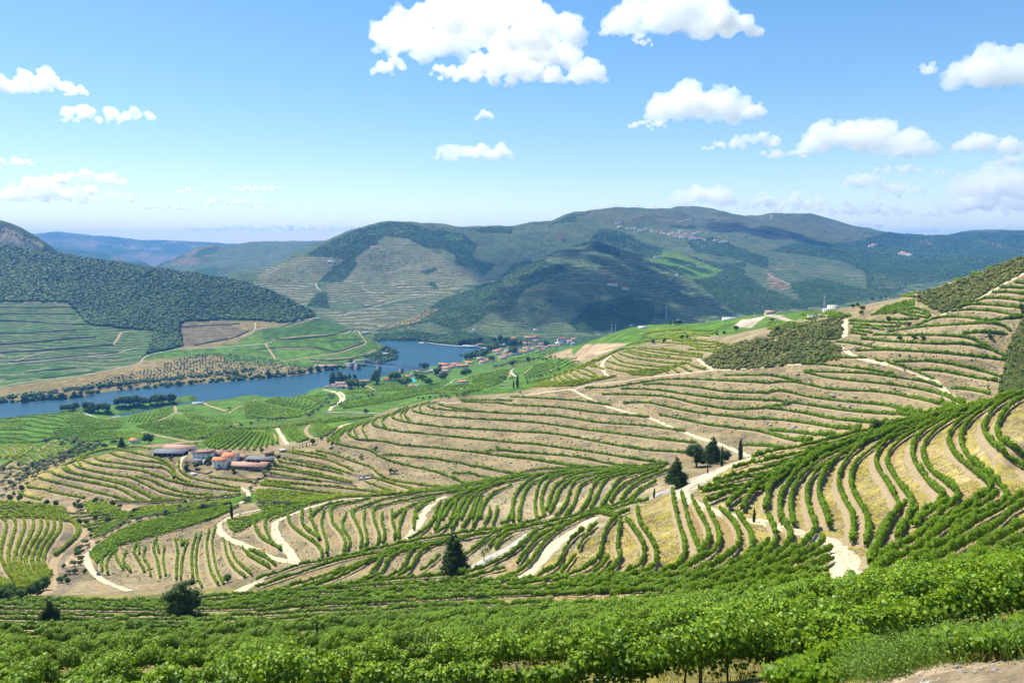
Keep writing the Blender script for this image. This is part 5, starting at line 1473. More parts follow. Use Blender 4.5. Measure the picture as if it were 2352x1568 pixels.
# ------------------------------------------------------------------ dry grass, weeds and stones close to the camera
M_DRY = leaf_material("dry_grass", (0.20, 0.17, 0.04), (0.42, 0.36, 0.10), 0.3, 0.1)
M_WEED = leaf_material("weed_stems", (0.09, 0.19, 0.02), (0.24, 0.36, 0.07), 0.3, 0.2)
M_ROCK = rough_mat("schist_rock", (0.42, 0.38, 0.33), (0.22, 0.19, 0.17), 2.5, bump=0.7)
def blades(name, P, hgt, wdt, material, rg, per=6, lean=0.4):
    n = len(P)*per; i = np.repeat(np.arange(len(P)), per); hh = hgt[i]*rg.uniform(.5, 1.2, n); a = rg.uniform(0, 6.28, n); ln = rg.uniform(0, lean, n)
    b = P[i]+np.stack([rg.normal(size=n)*hgt[i]*.4, rg.normal(size=n)*hgt[i]*.4, 0*hh-.02], 1); b[:, 2] += 0
    d = np.stack([np.cos(a), np.sin(a)], 1); w = wdt[i]
    px = np.stack([-d[:, 1], d[:, 0]], 1)
    V = np.stack([np.c_[b[:, :2]-px*w[:, None], b[:, 2]], np.c_[b[:, :2]+px*w[:, None], b[:, 2]], np.c_[b[:, :2]+d*(ln*hh)[:, None]*.5+px*w[:, None]*.7, b[:, 2]+hh*.6], np.c_[b[:, :2]+d*(ln*hh)[:, None], b[:, 2]+hh]], 1)
    o = np_mesh(name, V.reshape(-1, 3), np.arange(n*4).reshape(n, 4), material, tint=np.repeat(np.clip(rg.normal(.5, .3, n), 0, 1), 4)); tag(o, kind='stuff')
def rock(u, v, size, label, group, rg):
    h = hit([u], [v])[0]
    if np.isnan(h[0]): return
    V = IC2[0].copy(); V *= (1+0.30*rg.normal(size=len(V)))[:, None]*0.5+0.5*np.sign(V+1e-6)*np.abs(V)**0.6*0.9; V *= [size*rg.uniform(.7, 1.3), size*rg.uniform(.6, 1), size*rg.uniform(.35, .7)]
    o = np_mesh("rock", V, IC2[1], M_ROCK); o.location = (h[0], h[1], float(gz(h[0], h[1]))+size*.1); o.rotation_euler = (rg.uniform(-.3, .3), rg.uniform(-.3, .3), rg.uniform(0, 6)); tag(o, label, "rock", group)
def build_ground_cover():
    rg = np.random.default_rng(31)
    for txt, n, t0, t1 in (("P 1590,1128 1700,1056 2000,966 2400,893 2400,1300 2000,1345 1950,1290 1700,1185", 16000, 0, 262), ("P 1540,1132 1700,1190 1850,1240 1925,1300 1890,1362 1600,1385 1300,1380 1190,1335 1400,1200", 11000, 60, 216)):
        P = scatter_px(pts(txt), n, rg, t0, t1); P = P[fbm(P[:, 0]/7, P[:, 1]/7, 3, 4) > 0.47]
        blades("dry_grass", P, rg.uniform(.12, .38, len(P)), P[:, 1]*0.00035, M_DRY, rg, 5, 0.8)
    P = scatter_px(pts("P -50,1370 1200,1330 1900,1350 2400,1250 2400,1510 2100,1530 1700,1590 -50,1600"), 9000, rg, 0, 140); blades("undergrowth", P, rg.uniform(.1, .35, len(P)), 0.012+P[:, 1]*0.0004, M_DRY, rg, 5, 0.8)
    # broken stones and small weeds strewn over the schist slopes
    for txt, n, t0, t1 in (("P 660,1010 860,960 1060,920 1320,893 1740,1050 1500,1070 1100,1105 900,1120", 5200, 420, 720), ("P 1330,895 1600,850 1940,790 2352,620 2352,900 2000,955 1750,1040", 6500, 340, 620), ("P 210,1330 230,1270 560,1170 900,1140 1500,1080 1480,1130 1180,1290 700,1320 500,1345", 6500, 170, 420), ("P 60,1130 300,1040 480,1100 560,1140 400,1160 120,1150", 1500, 400, 600)):
        P = scatter_px(pts(txt), n, rg, t0, t1); k = rg.random(len(P)) < .6
        A, B = P[k], P[~k & (rg.random(len(P)) < .8)]
        lump_mass("broken_stones", A, (0.10+0.45*rg.random(len(A))**2.5)*np.clip(A[:, 1]/350, .6, 1.5), M_ROCK, rg, 0, 0.7)
        lump_mass("small_weeds", B, (0.12+0.45*rg.random(len(B))**2)*np.clip(B[:, 1]/350, .6, 1.4), M_SCRUB, rg, 3, 0.8)
    # weeds on the bank below the last vine row
    P = scatter_px(pts("P 1880,1568 1950,1525 2000,1490 2080,1500 2180,1500 2352,1490 2400,1500 2352,1512 2200,1520 2090,1540 1990,1590"), 900, rg, 0, 30)
    P = P[fbm(P[:, 0]/1.2, P[:, 1]/1.2, 2, 77) > .40]; blades("tall_weeds", P, rg.uniform(.15, .75, len(P))**1.3, 0.004+0*P[:, 0], M_WEED, rg, 7, 0.7)
    P = P[rg.random(len(P)) < .6]; n = len(P)*46; i = np.repeat(np.arange(len(P)), 46); c = P[i]+rg.normal(size=(n, 3))*[.25, .25, .2]+[0, 0, .35]
    v, f = leaf_cards(c, rg.normal(size=(n, 3))+[0, 0, .7], rg.uniform(.02, .05, n), rg, LEAF4); o = np_mesh("tall_weeds", v, f, M_WEED, tint=np.repeat(rg.random(n), 4)); tag(o, kind='stuff')
    for k in range(34):
        u = 1990+rg.uniform(0, 1)*370; v = 1560-(u-1990)*0.12+rg.uniform(-8, 20)
        rock(u, v, rg.uniform(.03, .09), "pale broken stone on the gravel bank at the lower right corner", "stones on the gravel bank", rg)
    rock(P_(N4=(1050, 1545))[0], P_(N4=(1050, 1545))[1], .13, "flat blue grey slate at the left end of the gravel bank", None, rg)
    for q in pts("M4 570,325 600,430 780,440 260,550 230,720 660,520 760,535 30,690 280,230 T4 1490,1540 M3 2200,370 1520,600 900,455 800,820 2200,200"):
        rock(q[0], q[1], rg.uniform(1.6, 3.4), "dark schist outcrop between terraces of the rocky right hillside", "schist outcrops on the right hillside", rg)
    for q in pts("M3 40,390 60,380 80,392 M2 700,905 850,985 900,1000 1360,1160"):
        rock(q[0], q[1], rg.uniform(2.0, 3.5), "grey rock outcrop beside the road on the broad stony hillside", "outcrops on the broad stony hillside", rg)
def P_(N4): return (1764+N4[0]/4, 1177+N4[1]/4)
build_ground_cover()

# ------------------------------------------------------------------ buildings
M_WHITE = rough_mat("white_plaster", (0.88, 0.87, 0.85), (0.80, 0.78, 0.75), 0.4, bump=0.1)
M_CREAM = rough_mat("cream_plaster", (0.66, 0.56, 0.40), (0.58, 0.48, 0.34), 0.4, bump=0.1)
M_LILAC = rough_mat("pale_plaster", (0.58, 0.56, 0.60), (0.50, 0.48, 0.52), 0.3, bump=0.1)
M_SCHIST = rough_mat("schist_masonry", (0.30, 0.27, 0.24), (0.18, 0.16, 0.14), 1.5, bump=0.6)
def tile_mat(name, a, b_):
    m = mat(name, rough=0.8); b = m.node_tree.nodes["Principled BSDF"]; pos = obj_coord(m)
    wv = N(m, "ShaderNodeTexWave", Scale=2.2, Distortion=0.6); LK(m, pos, wv.inputs['Vector'])
    c = mixc(m, ramp(m, noise(m, pos, 0.9, 8, 0.7), 0.3, 0.7), a, b_); c = mixc(m, math_n(m, 'MULTIPLY', wv.outputs[1], 0.25), c, tuple(x*0.55 for x in a))
    LK(m, c, b.inputs['Base Color']); bp = N(m, "ShaderNodeBump", Strength=0.4, Distance=0.08); LK(m, wv.outputs[1], bp.inputs['Height']); LK(m, bp.outputs[0], b.inputs['Normal']); return m
M_ORANGE = tile_mat("orange_tiles", (0.68, 0.27, 0.13), (0.55, 0.22, 0.11))
M_BROWNT = tile_mat("old_tiles", (0.42, 0.24, 0.17), (0.32, 0.20, 0.15))
M_PINK = tile_mat("pink_tiles", (0.55, 0.33, 0.26), (0.42, 0.27, 0.21))
M_REDT = tile_mat("red_roof", (0.42, 0.07, 0.05), (0.36, 0.07, 0.05))
M_GREYR = tile_mat("grey_sheet", (0.20, 0.21, 0.23), (0.15, 0.16, 0.18))
M_CONC = rough_mat("concrete", (0.55, 0.54, 0.52), (0.45, 0.44, 0.42), 0.6)
M_GLASS = mat("window_glass", (0.02, 0.03, 0.04), 0.15, 0.5); M_DARK = mat("dark_opening", (0.02, 0.02, 0.025), 0.9)
M_BLUE = rough_mat("blue_boards", (0.02, 0.04, 0.12), (0.015, 0.03, 0.09), 1)
M_DOOR = mat("painted_door", (0.10, 0.05, 0.03), 0.6)
WM = dict(w=M_WHITE, c=M_CREAM, l=M_LILAC, s=M_SCHIST, n=M_CONC); RM = dict(o=M_ORANGE, b=M_BROWNT, p=M_PINK, r=M_REDT, g=M_GREYR, n=M_CONC)
def boxm(name, x0, x1, y0, y1, z0, z1, m, parent):
    V = [(x, y, z) for z in (z0, z1) for y in (y0, y1) for x in (x0, x1)]
    return np_mesh(name, V, np.array([[0,2,3,1],[4,5,7,6],[0,1,5,4],[2,6,7,3],[0,4,6,2],[1,3,7,5]]), m, parent)
def house(u, v, w_, d, h, rot, roof='o', wall='w', style='gable', label='', group=None, cat="house", nwin=4, name="house", rise=0.22, storeys=1, chimney=False, scale_px=False, door=True, ground=None):
    p = hit([u], [v])[0]
    if np.isnan(p[0]): return None
    if scale_px: k = p[1]/F; w_, d, h = w_*k, d*k, h*k
    r = math.radians(rot); cs, sn = math.cos(r), math.sin(r)
    cx, cyy = p[0]+sn*0, p[1]+d/2
    cor = [(cx+cs*a*w_/2-sn*b_*d/2, cyy+sn*a*w_/2+cs*b_*d/2) for a in (-1, 1) for b_ in (-1, 1)]
    zs = [float(gz(a, b_)) for a, b_ in cor]; z0 = min(zs); z = max(p[2], 0.35*z0+0.65*max(zs)) if ground is None else ground
    root = empty(name, (cx, cyy, z), r, label, cat, group)
    b0 = z0-z-1.0; X, Y = w_/2, d/2; rs = rise*min(w_, d)
    if style == 'gable':
        V = [(-X,-Y,b0),(X,-Y,b0),(X,Y,b0),(-X,Y,b0),(-X,-Y,h),(X,-Y,h),(X,Y,h),(-X,Y,h),(-X,0,h+rs),(X,0,h+rs)]
        np_mesh("wall", V, [np.array([[0,1,5,4],[2,3,7,6]]), np.array([[1,2,6,9,5],[3,0,4,8,7]])], WM[wall], root)
        o = 0.35+0.02*w_; th = 0.22; k = rs/Y; ze = h-o*k
        V = [(-X-o,-Y-o,ze),(X+o,-Y-o,ze),(X+o,0,h+rs),(-X-o,0,h+rs),(X+o,Y+o,ze),(-X-o,Y+o,ze)]; V = [(a, b_, c+0.03) for a, b_, c in V]+[(a, b_, c+th+0.03) for a, b_, c in V]
        np_mesh("roof", V, [np.array([[6,7,8,9],[9,8,10,11],[0,3,2,1],[3,5,4,2],[0,1,7,6],[4,5,11,10]]), np.array([[1,2,8,7],[2,4,10,8],[3,0,6,9],[5,3,9,11]])], RM[roof], root)
    elif style == 'hip':
        V = [(-X,-Y,b0),(X,-Y,b0),(X,Y,b0),(-X,Y,b0),(-X,-Y,h),(X,-Y,h),(X,Y,h),(-X,Y,h)]
        np_mesh("wall", V, np.array([[0,1,5,4],[2,3,7,6],[1,2,6,5],[3,0,4,7]]), WM[wall], root)
        o = 0.4; q = max(0.05, X-Y*0.9); V = [(-X-o,-Y-o,h),(X+o,-Y-o,h),(X+o,Y+o,h),(-X-o,Y+o,h),(-q,0,h+rs),(q,0,h+rs)]
        np_mesh("roof", [(a, b_, c+0.02) for a, b_, c in V], [np.array([[0,1,5,4],[2,3,4,5],[3,2,1,0]]), np.array([[1,2,5],[3,0,4]])], RM[roof], root)
    elif style == 'flat':
        boxm("wall", -X, X, -Y, Y, b0, h, WM[wall], root); boxm("roof", -X-.15, X+.15, -Y-.15, Y+.15, h+.003, h+.35, RM[roof], root)
    elif style == 'open':     # open-fronted shed on posts
        boxm("back_wall", -X, X, Y-.3, Y, b0, h, M_BLUE if wall == 'x' else WM.get(wall, M_CONC), root); boxm("end_wall", -X, -X+.3, -Y*.2, Y-.303, b0, h, M_BLUE if wall == 'x' else WM.get(wall, M_CONC), root)
        k = max(3, int(w_/4)+1)
        for i in range(k):
            x = -X+.2+(w_-.4)*i/(k-1); boxm("post", x-.15, x+.15, -Y, -Y+.3, b0, h-.02, M_CONC, root)
        o = .5; V = [(-X-o,-Y-o,h),(X+o,-Y-o,h),(X+o,Y+o,h+rs*.6),(-X-o,Y+o,h+rs*.6)]; V = V+[(a, b_, c+.2) for a, b_, c in V]
        np_mesh("roof", V, np.array([[3,2,1,0],[4,5,6,7],[0,1,5,4],[1,2,6,5],[2,3,7,6],[3,0,4,7]]), RM[roof], root)
    if style != 'open':
        sh = h/storeys
        for s in range(storeys):
            for i in range(nwin):
                x = -X+w_*(i+.5)/nwin; ww = min(.55, w_/nwin*.28)
                if w_ > 24: ww = w_/nwin*.22
                zz = s*sh+sh*.38
                if door and s == 0 and i == nwin//2: boxm("door", x-ww*1.1, x+ww*1.1, -Y-.05, -Y+.1, 0.02, sh*.75, M_DOOR, root)
                else:
                    fr = boxm("window", x-ww, x+ww, -Y-.06, -Y+.1, zz, zz+sh*.36, M_WHITE, root)
                    boxm("pane", x-ww*.82, x+ww*.82, -Y-.09, -Y-.062, zz+sh*.03, zz+sh*.33, M_GLASS, fr)
            for sx in (-1, 1):
                fr = boxm("window", min(sx*(X+.06), sx*(X-.1)), max(sx*(X+.06), sx*(X-.1)), -.6, .6, s*sh+sh*.38, s*sh+sh*.72, M_WHITE, root)
                boxm("pane", min(sx*(X+.062), sx*(X+.09)), max(sx*(X+.062), sx*(X+.09)), -.5, .5, s*sh+sh*.42, s*sh+sh*.68, M_GLASS, fr)
    if chimney: boxm("chimney", X*.3, X*.3+.8, -.4, .4, h, h+rs+1.1, WM[wall], root)
    return root
# farmstead: u,v base of the front; sizes in metres; t is about 490 m
FARM = [
 (430,415,24,9,3.6,-3,'g','x','open',"open grey roofed barn with blue boards at the left of the farmstead","barn",3,1),
 (610,335,24,9,3.8,-6,'p','w','gable',"long pink tiled barn behind the grey roofed barn","barn",5,1),
 (968,455,14,10,6.2,-4,'b','w','hip',"two storey white farmhouse with brown hipped roof","house",4,2),
 (1225,425,14,9,4.0,-8,'b','s','gable',"low farmhouse wing with old brown tiles behind the trees","house",3,1),
 (1395,490,10,9,5.2,-12,'o','w','gable',"white house under the large bright orange roof","house",3,1),
 (1250,590,10,7,6.8,-10,'o','w','gable',"two storey white house with small orange roof facing the garden","house",3,2),
 (1565,460,9,6,2.6,-8,'p','s','gable',"small shed with rusty patched roof right of the orange roof","shed",2,1),
 (1860,510,20,6,2.6,-8,'g','n','open',"long grey roofed stable with open bays","stable",5,1),
 (1690,615,27,8,3.0,-9,'p','s','gable',"long low building with pink tiles behind the green creeper","building",7,1),
 (1945,600,6,7,2.7,-9,'o','s','gable',"orange tiled end bay of the long low building","building",2,1),
 (2012,405,6.5,6,3.4,20,'b','s','gable',"small grey stone hut with brown gable roof above the stable","hut",1,1),
 (2232,350,5,4,2.6,10,'n','s','flat',"tiny flat roofed stone hut on the terrace right of the farmstead","hut",1,1),
 (885,530,8,5,2.4,-12,'g','s','flat',"low grey shed in front of the two storey farmhouse","shed",2,1),
 (1020,535,3.5,3.5,3.0,0,'n','l','flat',"pale blue hut beside the big tree at the farmstead","hut",1,1),
 (825,712,4.2,3,1.2,-12,'n','l','flat',"low pale water tank below the farmstead garden","tank",1,1),
 (1215,620,3,2.5,1.6,20,'g','s','flat',"tiny dark shed below the two storey white house","shed",1,1)]
VILL = [ # Z3 coordinates, widths in metres
 (300,735,30,12,7,'o','w','gable',4,2),(335,790,18,10,6,'b','w','gable',5,2),(440,750,14,10,5,'b','w','gable',3,1),(470,715,22,10,5,'o','w','gable',4,1),(590,740,34,9,5,'o','l','gable',6,1),(700,692,24,9,5,'o','w','gable',5,1),
 (900,680,16,10,5,'o','w','gable',3,1),(985,655,15,9,5,'o','w','gable',3,1),(935,630,12,8,5,'b','w','gable',3,1),(1060,650,12,9,5,'o','w','gable',3,1),(1225,612,18,10,5,'o','w','gable',4,1),(1262,580,18,9,6,'o','w','gable',4,2),(1180,605,10,8,5,'p','w','gable',3,1),
 (1115,515,24,10,6,'o','w','gable',5,2),(1235,545,22,10,5,'p','w','hip',4,1),(1290,512,18,9,6,'p','w','gable',4,2),(1150,500,20,9,6,'o','w','gable',4,2),(1130,550,14,9,5,'b','w','gable',3,1),(1350,560,14,9,5,'p','w','gable',3,1),(1430,548,34,12,6,'p','w','hip',6,1),(1390,500,38,14,6,'p','w','hip',6,1),(1060,600,16,8,4,'n','l','flat',4,1),
 (1505,520,14,9,6,'o','w','gable',3,1),(1575,525,14,9,7,'o','w','gable',3,2),(1625,500,14,9,7,'r','w','gable',3,2),(1565,465,12,9,6,'o','w','gable',3,1),(1612,470,12,10,9,'b','c','flat',3,2),(1690,485,16,9,7,'p','w','gable',4,2),(1760,450,14,9,6,'o','w','gable',3,1),(1710,455,12,9,6,'b','w','gable',3,1),(1825,405,18,9,7,'o','w','gable',4,2),(1832,445,14,9,6,'p','l','gable',3,1),(1905,450,16,9,6,'b','w','gable',4,1),(1960,430,14,9,6,'p','l','gable',3,1),
 (2042,430,22,10,6,'o','w','hip',4,1),(2130,400,14,9,8,'b','w','gable',3,2),(2170,350,40,14,12,'r','w','hip',6,2),(2085,385,16,10,7,'n','w','flat',4,1),(2270,365,18,10,8,'o','w','gable',4,2),(2325,395,14,9,7,'p','w','gable',3,1),(2340,330,18,10,8,'o','w','gable',4,2),
 (1500,385,30,12,6,'o','w','gable',6,2),(1395,305,18,10,5,'o','w','gable',4,1),(1400,385,30,10,4,'o','c','gable',6,1),(1610,385,26,10,5,'o','w','gable',5,1),(1650,290,42,10,5,'o','w','gable',8,1),(1745,345,20,10,6,'b','w','gable',4,2),(1745,285,20,10,6,'r','w','gable',4,1),(1740,165,20,9,5,'g','w','flat',4,1),(862,398,26,8,3,'o','c','gable',5,1),(1240,408,7,6,7,'n','w','flat',1,1),(855,640,16,9,9,'c','c','flat',3,2),(1860,480,12,8,5,'o','w','gable',3,1),(1200,470,16,8,5,'b','w','gable',3,1),(1800,495,12,8,5,'r','w','gable',3,1)]
RIVERS = [ # Z4
 (235,603,16,10,4,'b','w','hip',3,1,"small white winery annexe with brown roof left of the big sheds","building"),(325,598,12,14,7,'b','w','gable',2,1,"white gabled front of the riverside winery","building"),(455,606,30,14,5,'b','w','hip',4,1,"large dark brown hipped roof of the riverside winery","building"),(500,560,46,14,6,'b','w','gable',7,1,"long brown tiled shed behind the winery roofs","building"),(560,600,16,12,4,'p','w','gable',3,1,"pink tiled shed right of the dark winery roof","building"),
 (820,515,28,12,4,'b','w','gable',5,1,"brown tiled sheds left of the huge round tree","building"),(1170,490,20,12,4,'r','w','gable',4,1,"white house with low dark roof right of the huge round tree","house"),(1260,420,16,9,3,'p','w','gable',3,1,"pink roof between cypresses at the river edge","house"),(1490,430,16,9,3,'o','w','gable',3,1,"orange roof behind the pool garden","house"),(1550,405,6,5,7,'n','w','flat',1,2,"white square tower behind the pool garden","tower"),
 (1572,468,10,8,3,'b','s','hip',2,1,"small brown roofed house under the garden trees","house"),(1540,583,9,8,3,'o','w','gable',2,1,"small orange roofed cabin beside the pool","cabin"),(1655,562,20,5,3,'g','w','flat',6,1,"long low white pool building with flat roof","building"),(1640,352,18,9,3,'p','w','gable',3,1,"pink roofed house at the right bridge end","house"),(1815,355,16,9,5,'n','w','flat',4,1,"flat roofed white house near the right bridge end","house"),(1930,345,28,10,5,'n','c','flat',6,1,"long flat roofed grey building near the bridge end","building"),(2085,345,22,9,3,'p','w','gable',4,1,"low pink roof left of the field edge","house"),(1960,380,24,9,3,'b','s','gable',4,1,"dark brown roof below the flat roofed grey building","house"),(2110,300,30,10,5,'o','w','gable',7,2,"white row house with many windows at the river","house")]
MORE = [
 ("Z3",590,1015,21,12,5,8,'o','w','hip',"white house with orange hipped roof alone among the green fields","house",4,1,True),
 ("Z4",205,297,60,12,6,6,'p','w','gable',"long white building with pink roof on the far bank left of the bridge","building",12,1,False),
 ("M1",1222,745,9.5,7,3.6,-14,'o','w','gable',"small white chapel with orange roof above the farmstead","chapel",2,1,False),
 ("Z4",1140,90,16,10,5,30,'n','w','gable',"white tent roofed building at the wooded river bend","building",2,1,False),
 ("T3",1100,1278,15,10,5,5,'n','c','flat',"flat roofed grey building behind the bright green field","building",4,1,False),
 ("T3",1205,1295,15,8,3,-6,'n','w','flat',"low white shed behind the bright green field","shed",5,1,False),
 ("T3",1530,1222,14,8,3,0,'n','w','gable',"white roofed hall beside the round dark tree","hall",4,1,False),
 ("T3",1760,1230,8,6,5,0,'p','c','hip',"square cream house with pink roof by the road bend","house",3,2,False),
 ("T3",2010,1215,22,6,2,-4,'n','w','flat',"long white greenhouse shed below the dark mountain","shed",9,1,False),
 ("T4",395,890,14,8,3,-6,'o','c','gable',"cream house with orange roof beside the modern white villa","house",4,1,True),
 ("T4",610,890,10,7,4,-6,'n','w','flat',"modern white villa with dark window bands","villa",4,2,False),
 ("T4",585,905,15,6,2,-6,'n','n','flat',"grey terrace block in front of the modern white villa","building",3,1,False),
 ("T4",25,935,12,8,3,0,'p','c','gable',"tiny pink roofed hut on the pale bare slope","hut",2,1,False),
 ("T4",420,978,8,5,3,0,'g','n','flat',"small dark hut between vine terraces below the villa","hut",1,1,False),
 ("M1",1810,382,18,5,2.5,8,'n','w','flat',"low white jetty hut on the near river bank","hut",3,1,False),
 ("T3",925,905,42,14,9,-3,'r','w','gable',"long white estate house in the shade of the dark mountain","house",8,2,False),
 ("T3",1045,938,30,12,6,-6,'r','w','gable',"red roofed estate house right of the long white one in the shade","house",5,1,False),
 ("T3",1330,650,34,12,7,0,'b','w','gable',"farm with white wall at the foot of the upper pine wood","farmhouse",5,1,False),
 ("T3",445,476,44,14,6,0,'r','c','gable',"red roofed farm on the upper left slope of the mountain","farmhouse",5,1,False),
 ("T3",995,378,36,16,14,0,'c','c','flat',"square cream house at the left end of the hill village","house",4,2,False),
 ("T2",1085,330,40,12,7,0,'o','w','gable',"red roofed farm at the top of the central terraced slope","farmhouse",5,1,False),
 ("T2",690,465,34,12,6,0,'n','w','gable',"pale farm building on the left terraced slope across the valley","farmhouse",4,1,False),
 ("T2",1155,832,22,10,6,0,'o','w','gable',"small white farm with orange roof beside the valley road","farmhouse",3,1,False),
 ("T2",1025,862,28,9,4,0,'n','c','flat',"row of low farm sheds below the valley road","shed",4,1,False),
 ("T2",2000,1105,7,6,14,0,'n','w','flat',"narrow white tower above the wooded river bank","tower",1,2,False),
 ("T2",1000,1115,20,9,5,0,'n','w','gable',"white farmhouse at the bend where the far vineyards end","farmhouse",4,1,False)]
RM['c'] = M_CREAM
def build_buildings():
    r = random.Random(3)
    for (x, y, w_, d, h, rot, rf, wl, st, lab, cat, nw, sy) in FARM:
        u, v = pts("Q %g,%g" % (x, y))[0]; house(u, v, w_*1.05, d*.85, h*.72, rot, rf, wl, st, lab, None, cat, nw, {'barn':'barn','house':'farmhouse','shed':'shed','stable':'stable','building':'outbuilding','hut':'hut','tank':'water_tank'}[cat], storeys=sy, chimney=(cat == 'house'), door=(cat in ('house', 'hut', 'building')))
    cw = dict(o='orange', b='brown', p='pink', r='dark red', g='grey', n='pale flat', c='cream'); wn = dict(w='white', l='lilac', c='cream', s='stone', n='grey')
    for (x, y, w_, d, h, rf, wl, st, nw, sy) in VILL:
        u, v = pts("Z3 %g,%g" % (x, y))[0]
        house(u, v, w_, d, h, r.uniform(-25, 15), rf, wl, st, "%s walled %s house with %s roof in the riverside village" % (wn[wl], 'two storey' if sy == 2 else 'low', cw[rf]), "houses of the riverside village", "house", nw, "village_house", storeys=sy, door=True)
    for (x, y, w_, d, h, rf, wl, st, nw, sy, lab, cat) in RIVERS:
        u, v = pts("Z4 %g,%g" % (x, y))[0]; house(u, v, w_*.95, d, h, r.uniform(2, 14), rf, wl, st, lab, None, cat, nw, {'house':'house','building':'winery_building','tower':'tower','cabin':'cabin'}[cat], storeys=sy)
    for (rg_, x, y, w_, d, h, rot, rf, wl, st, lab, cat, nw, sy, ch) in MORE:
        u, v = pts("%s %g,%g" % (rg_, x, y))[0]; house(u, v, w_, d, h, rot, rf, wl, st, lab, None, cat, nw, cat, storeys=sy, chimney=ch)
    # the white hill village high on the mountain, and one far off on the blue slopes
    ctr = pts("Z5 190,290 230,275 330,345 370,350 410,345 460,365 500,370 540,365 610,372 640,380 670,395 700,400 730,395 760,405 820,405 840,415 860,430 880,440 900,425 920,450 940,460 950,435 970,440 990,450 1000,420 1020,440 1040,450 1060,465 1080,455 1100,465 1120,470 1050,430 940,375 970,380 1090,410 1110,400 1130,405 1150,395 1170,390 1190,395 1270,403 1180,460 1210,470 1240,475 1350,492 1390,490 1420,510 1450,500 1480,498 900,400 930,410 860,400 1000,405 1020,410")
    for u, v in ctr:
        house(u+r.uniform(-1, 1), v+r.uniform(-1, 1), r.uniform(11, 22), r.uniform(9, 13), r.uniform(6, 11), r.uniform(-30, 30), r.choice('oopbr'), 'w' if r.random() < .85 else 'c', 'gable', "small pale house with tiled roof in the hill village high on the mountain", "houses of the hill village", "house", 3, "village_house", storeys=2, door=False)
    for u, v in pts("T1 935,298 950,300 1000,308 1040,315 1070,320 1100,325 1130,310 1110,300 1150,335 1180,320 1200,340 1230,345 1260,342 1290,340 1330,345 1360,350 1390,352 1410,345 1440,340 1400,335 1470,330 1215,335 970,305 T4 950,325 980,315 1230,390 1260,395 1290,400 1310,405 1245,380"):
        house(u, v, r.uniform(22, 40), 20, r.uniform(9, 14), r.uniform(-30, 30), r.choice('opn'), 'w', 'gable', "distant pale house far away on the blue slopes", "distant houses on the blue slopes", "house", 3, "village_house", storeys=1, door=False)
build_buildings()

# ------------------------------------------------------------------ the bridge
M_STEEL = mat("grey_blue_steel", (0.13, 0.20, 0.32), 0.5, 0.4); M_PIER = rough_mat("granite_pier", (0.26, 0.24, 0.22), (0.18, 0.16, 0.15), 0.4)
def water_pt(u, v, z=0.0):
    s, e = se(u, v); t = (z-HC)/e; return np.array([s*t, t, z])
def beam(a, b_, w_, V, Fc):
    a, b_ = np.asarray(a, float), np.asarray(b_, float); d = b_-a; d /= np.linalg.norm(d)
    x = np.cross(d, [0, 0, 1]); x = x/np.linalg.norm(x) if np.linalg.norm(x) > 1e-3 else np.array([1., 0, 0]); y = np.cross(x, d); n = len(V)
    for p in (a, b_):
        for i, j in ((-1, -1), (1, -1), (1, 1), (-1, 1)): V.append(p+(x*i+y*j)*w_/2)
    Fc += [[n, n+1, n+5, n+4], [n+1, n+2, n+6, n+5], [n+2, n+3, n+7, n+6], [n+3, n, n+4, n+7], [n+3, n+2, n+1, n], [n+4, n+5, n+6, n+7]]
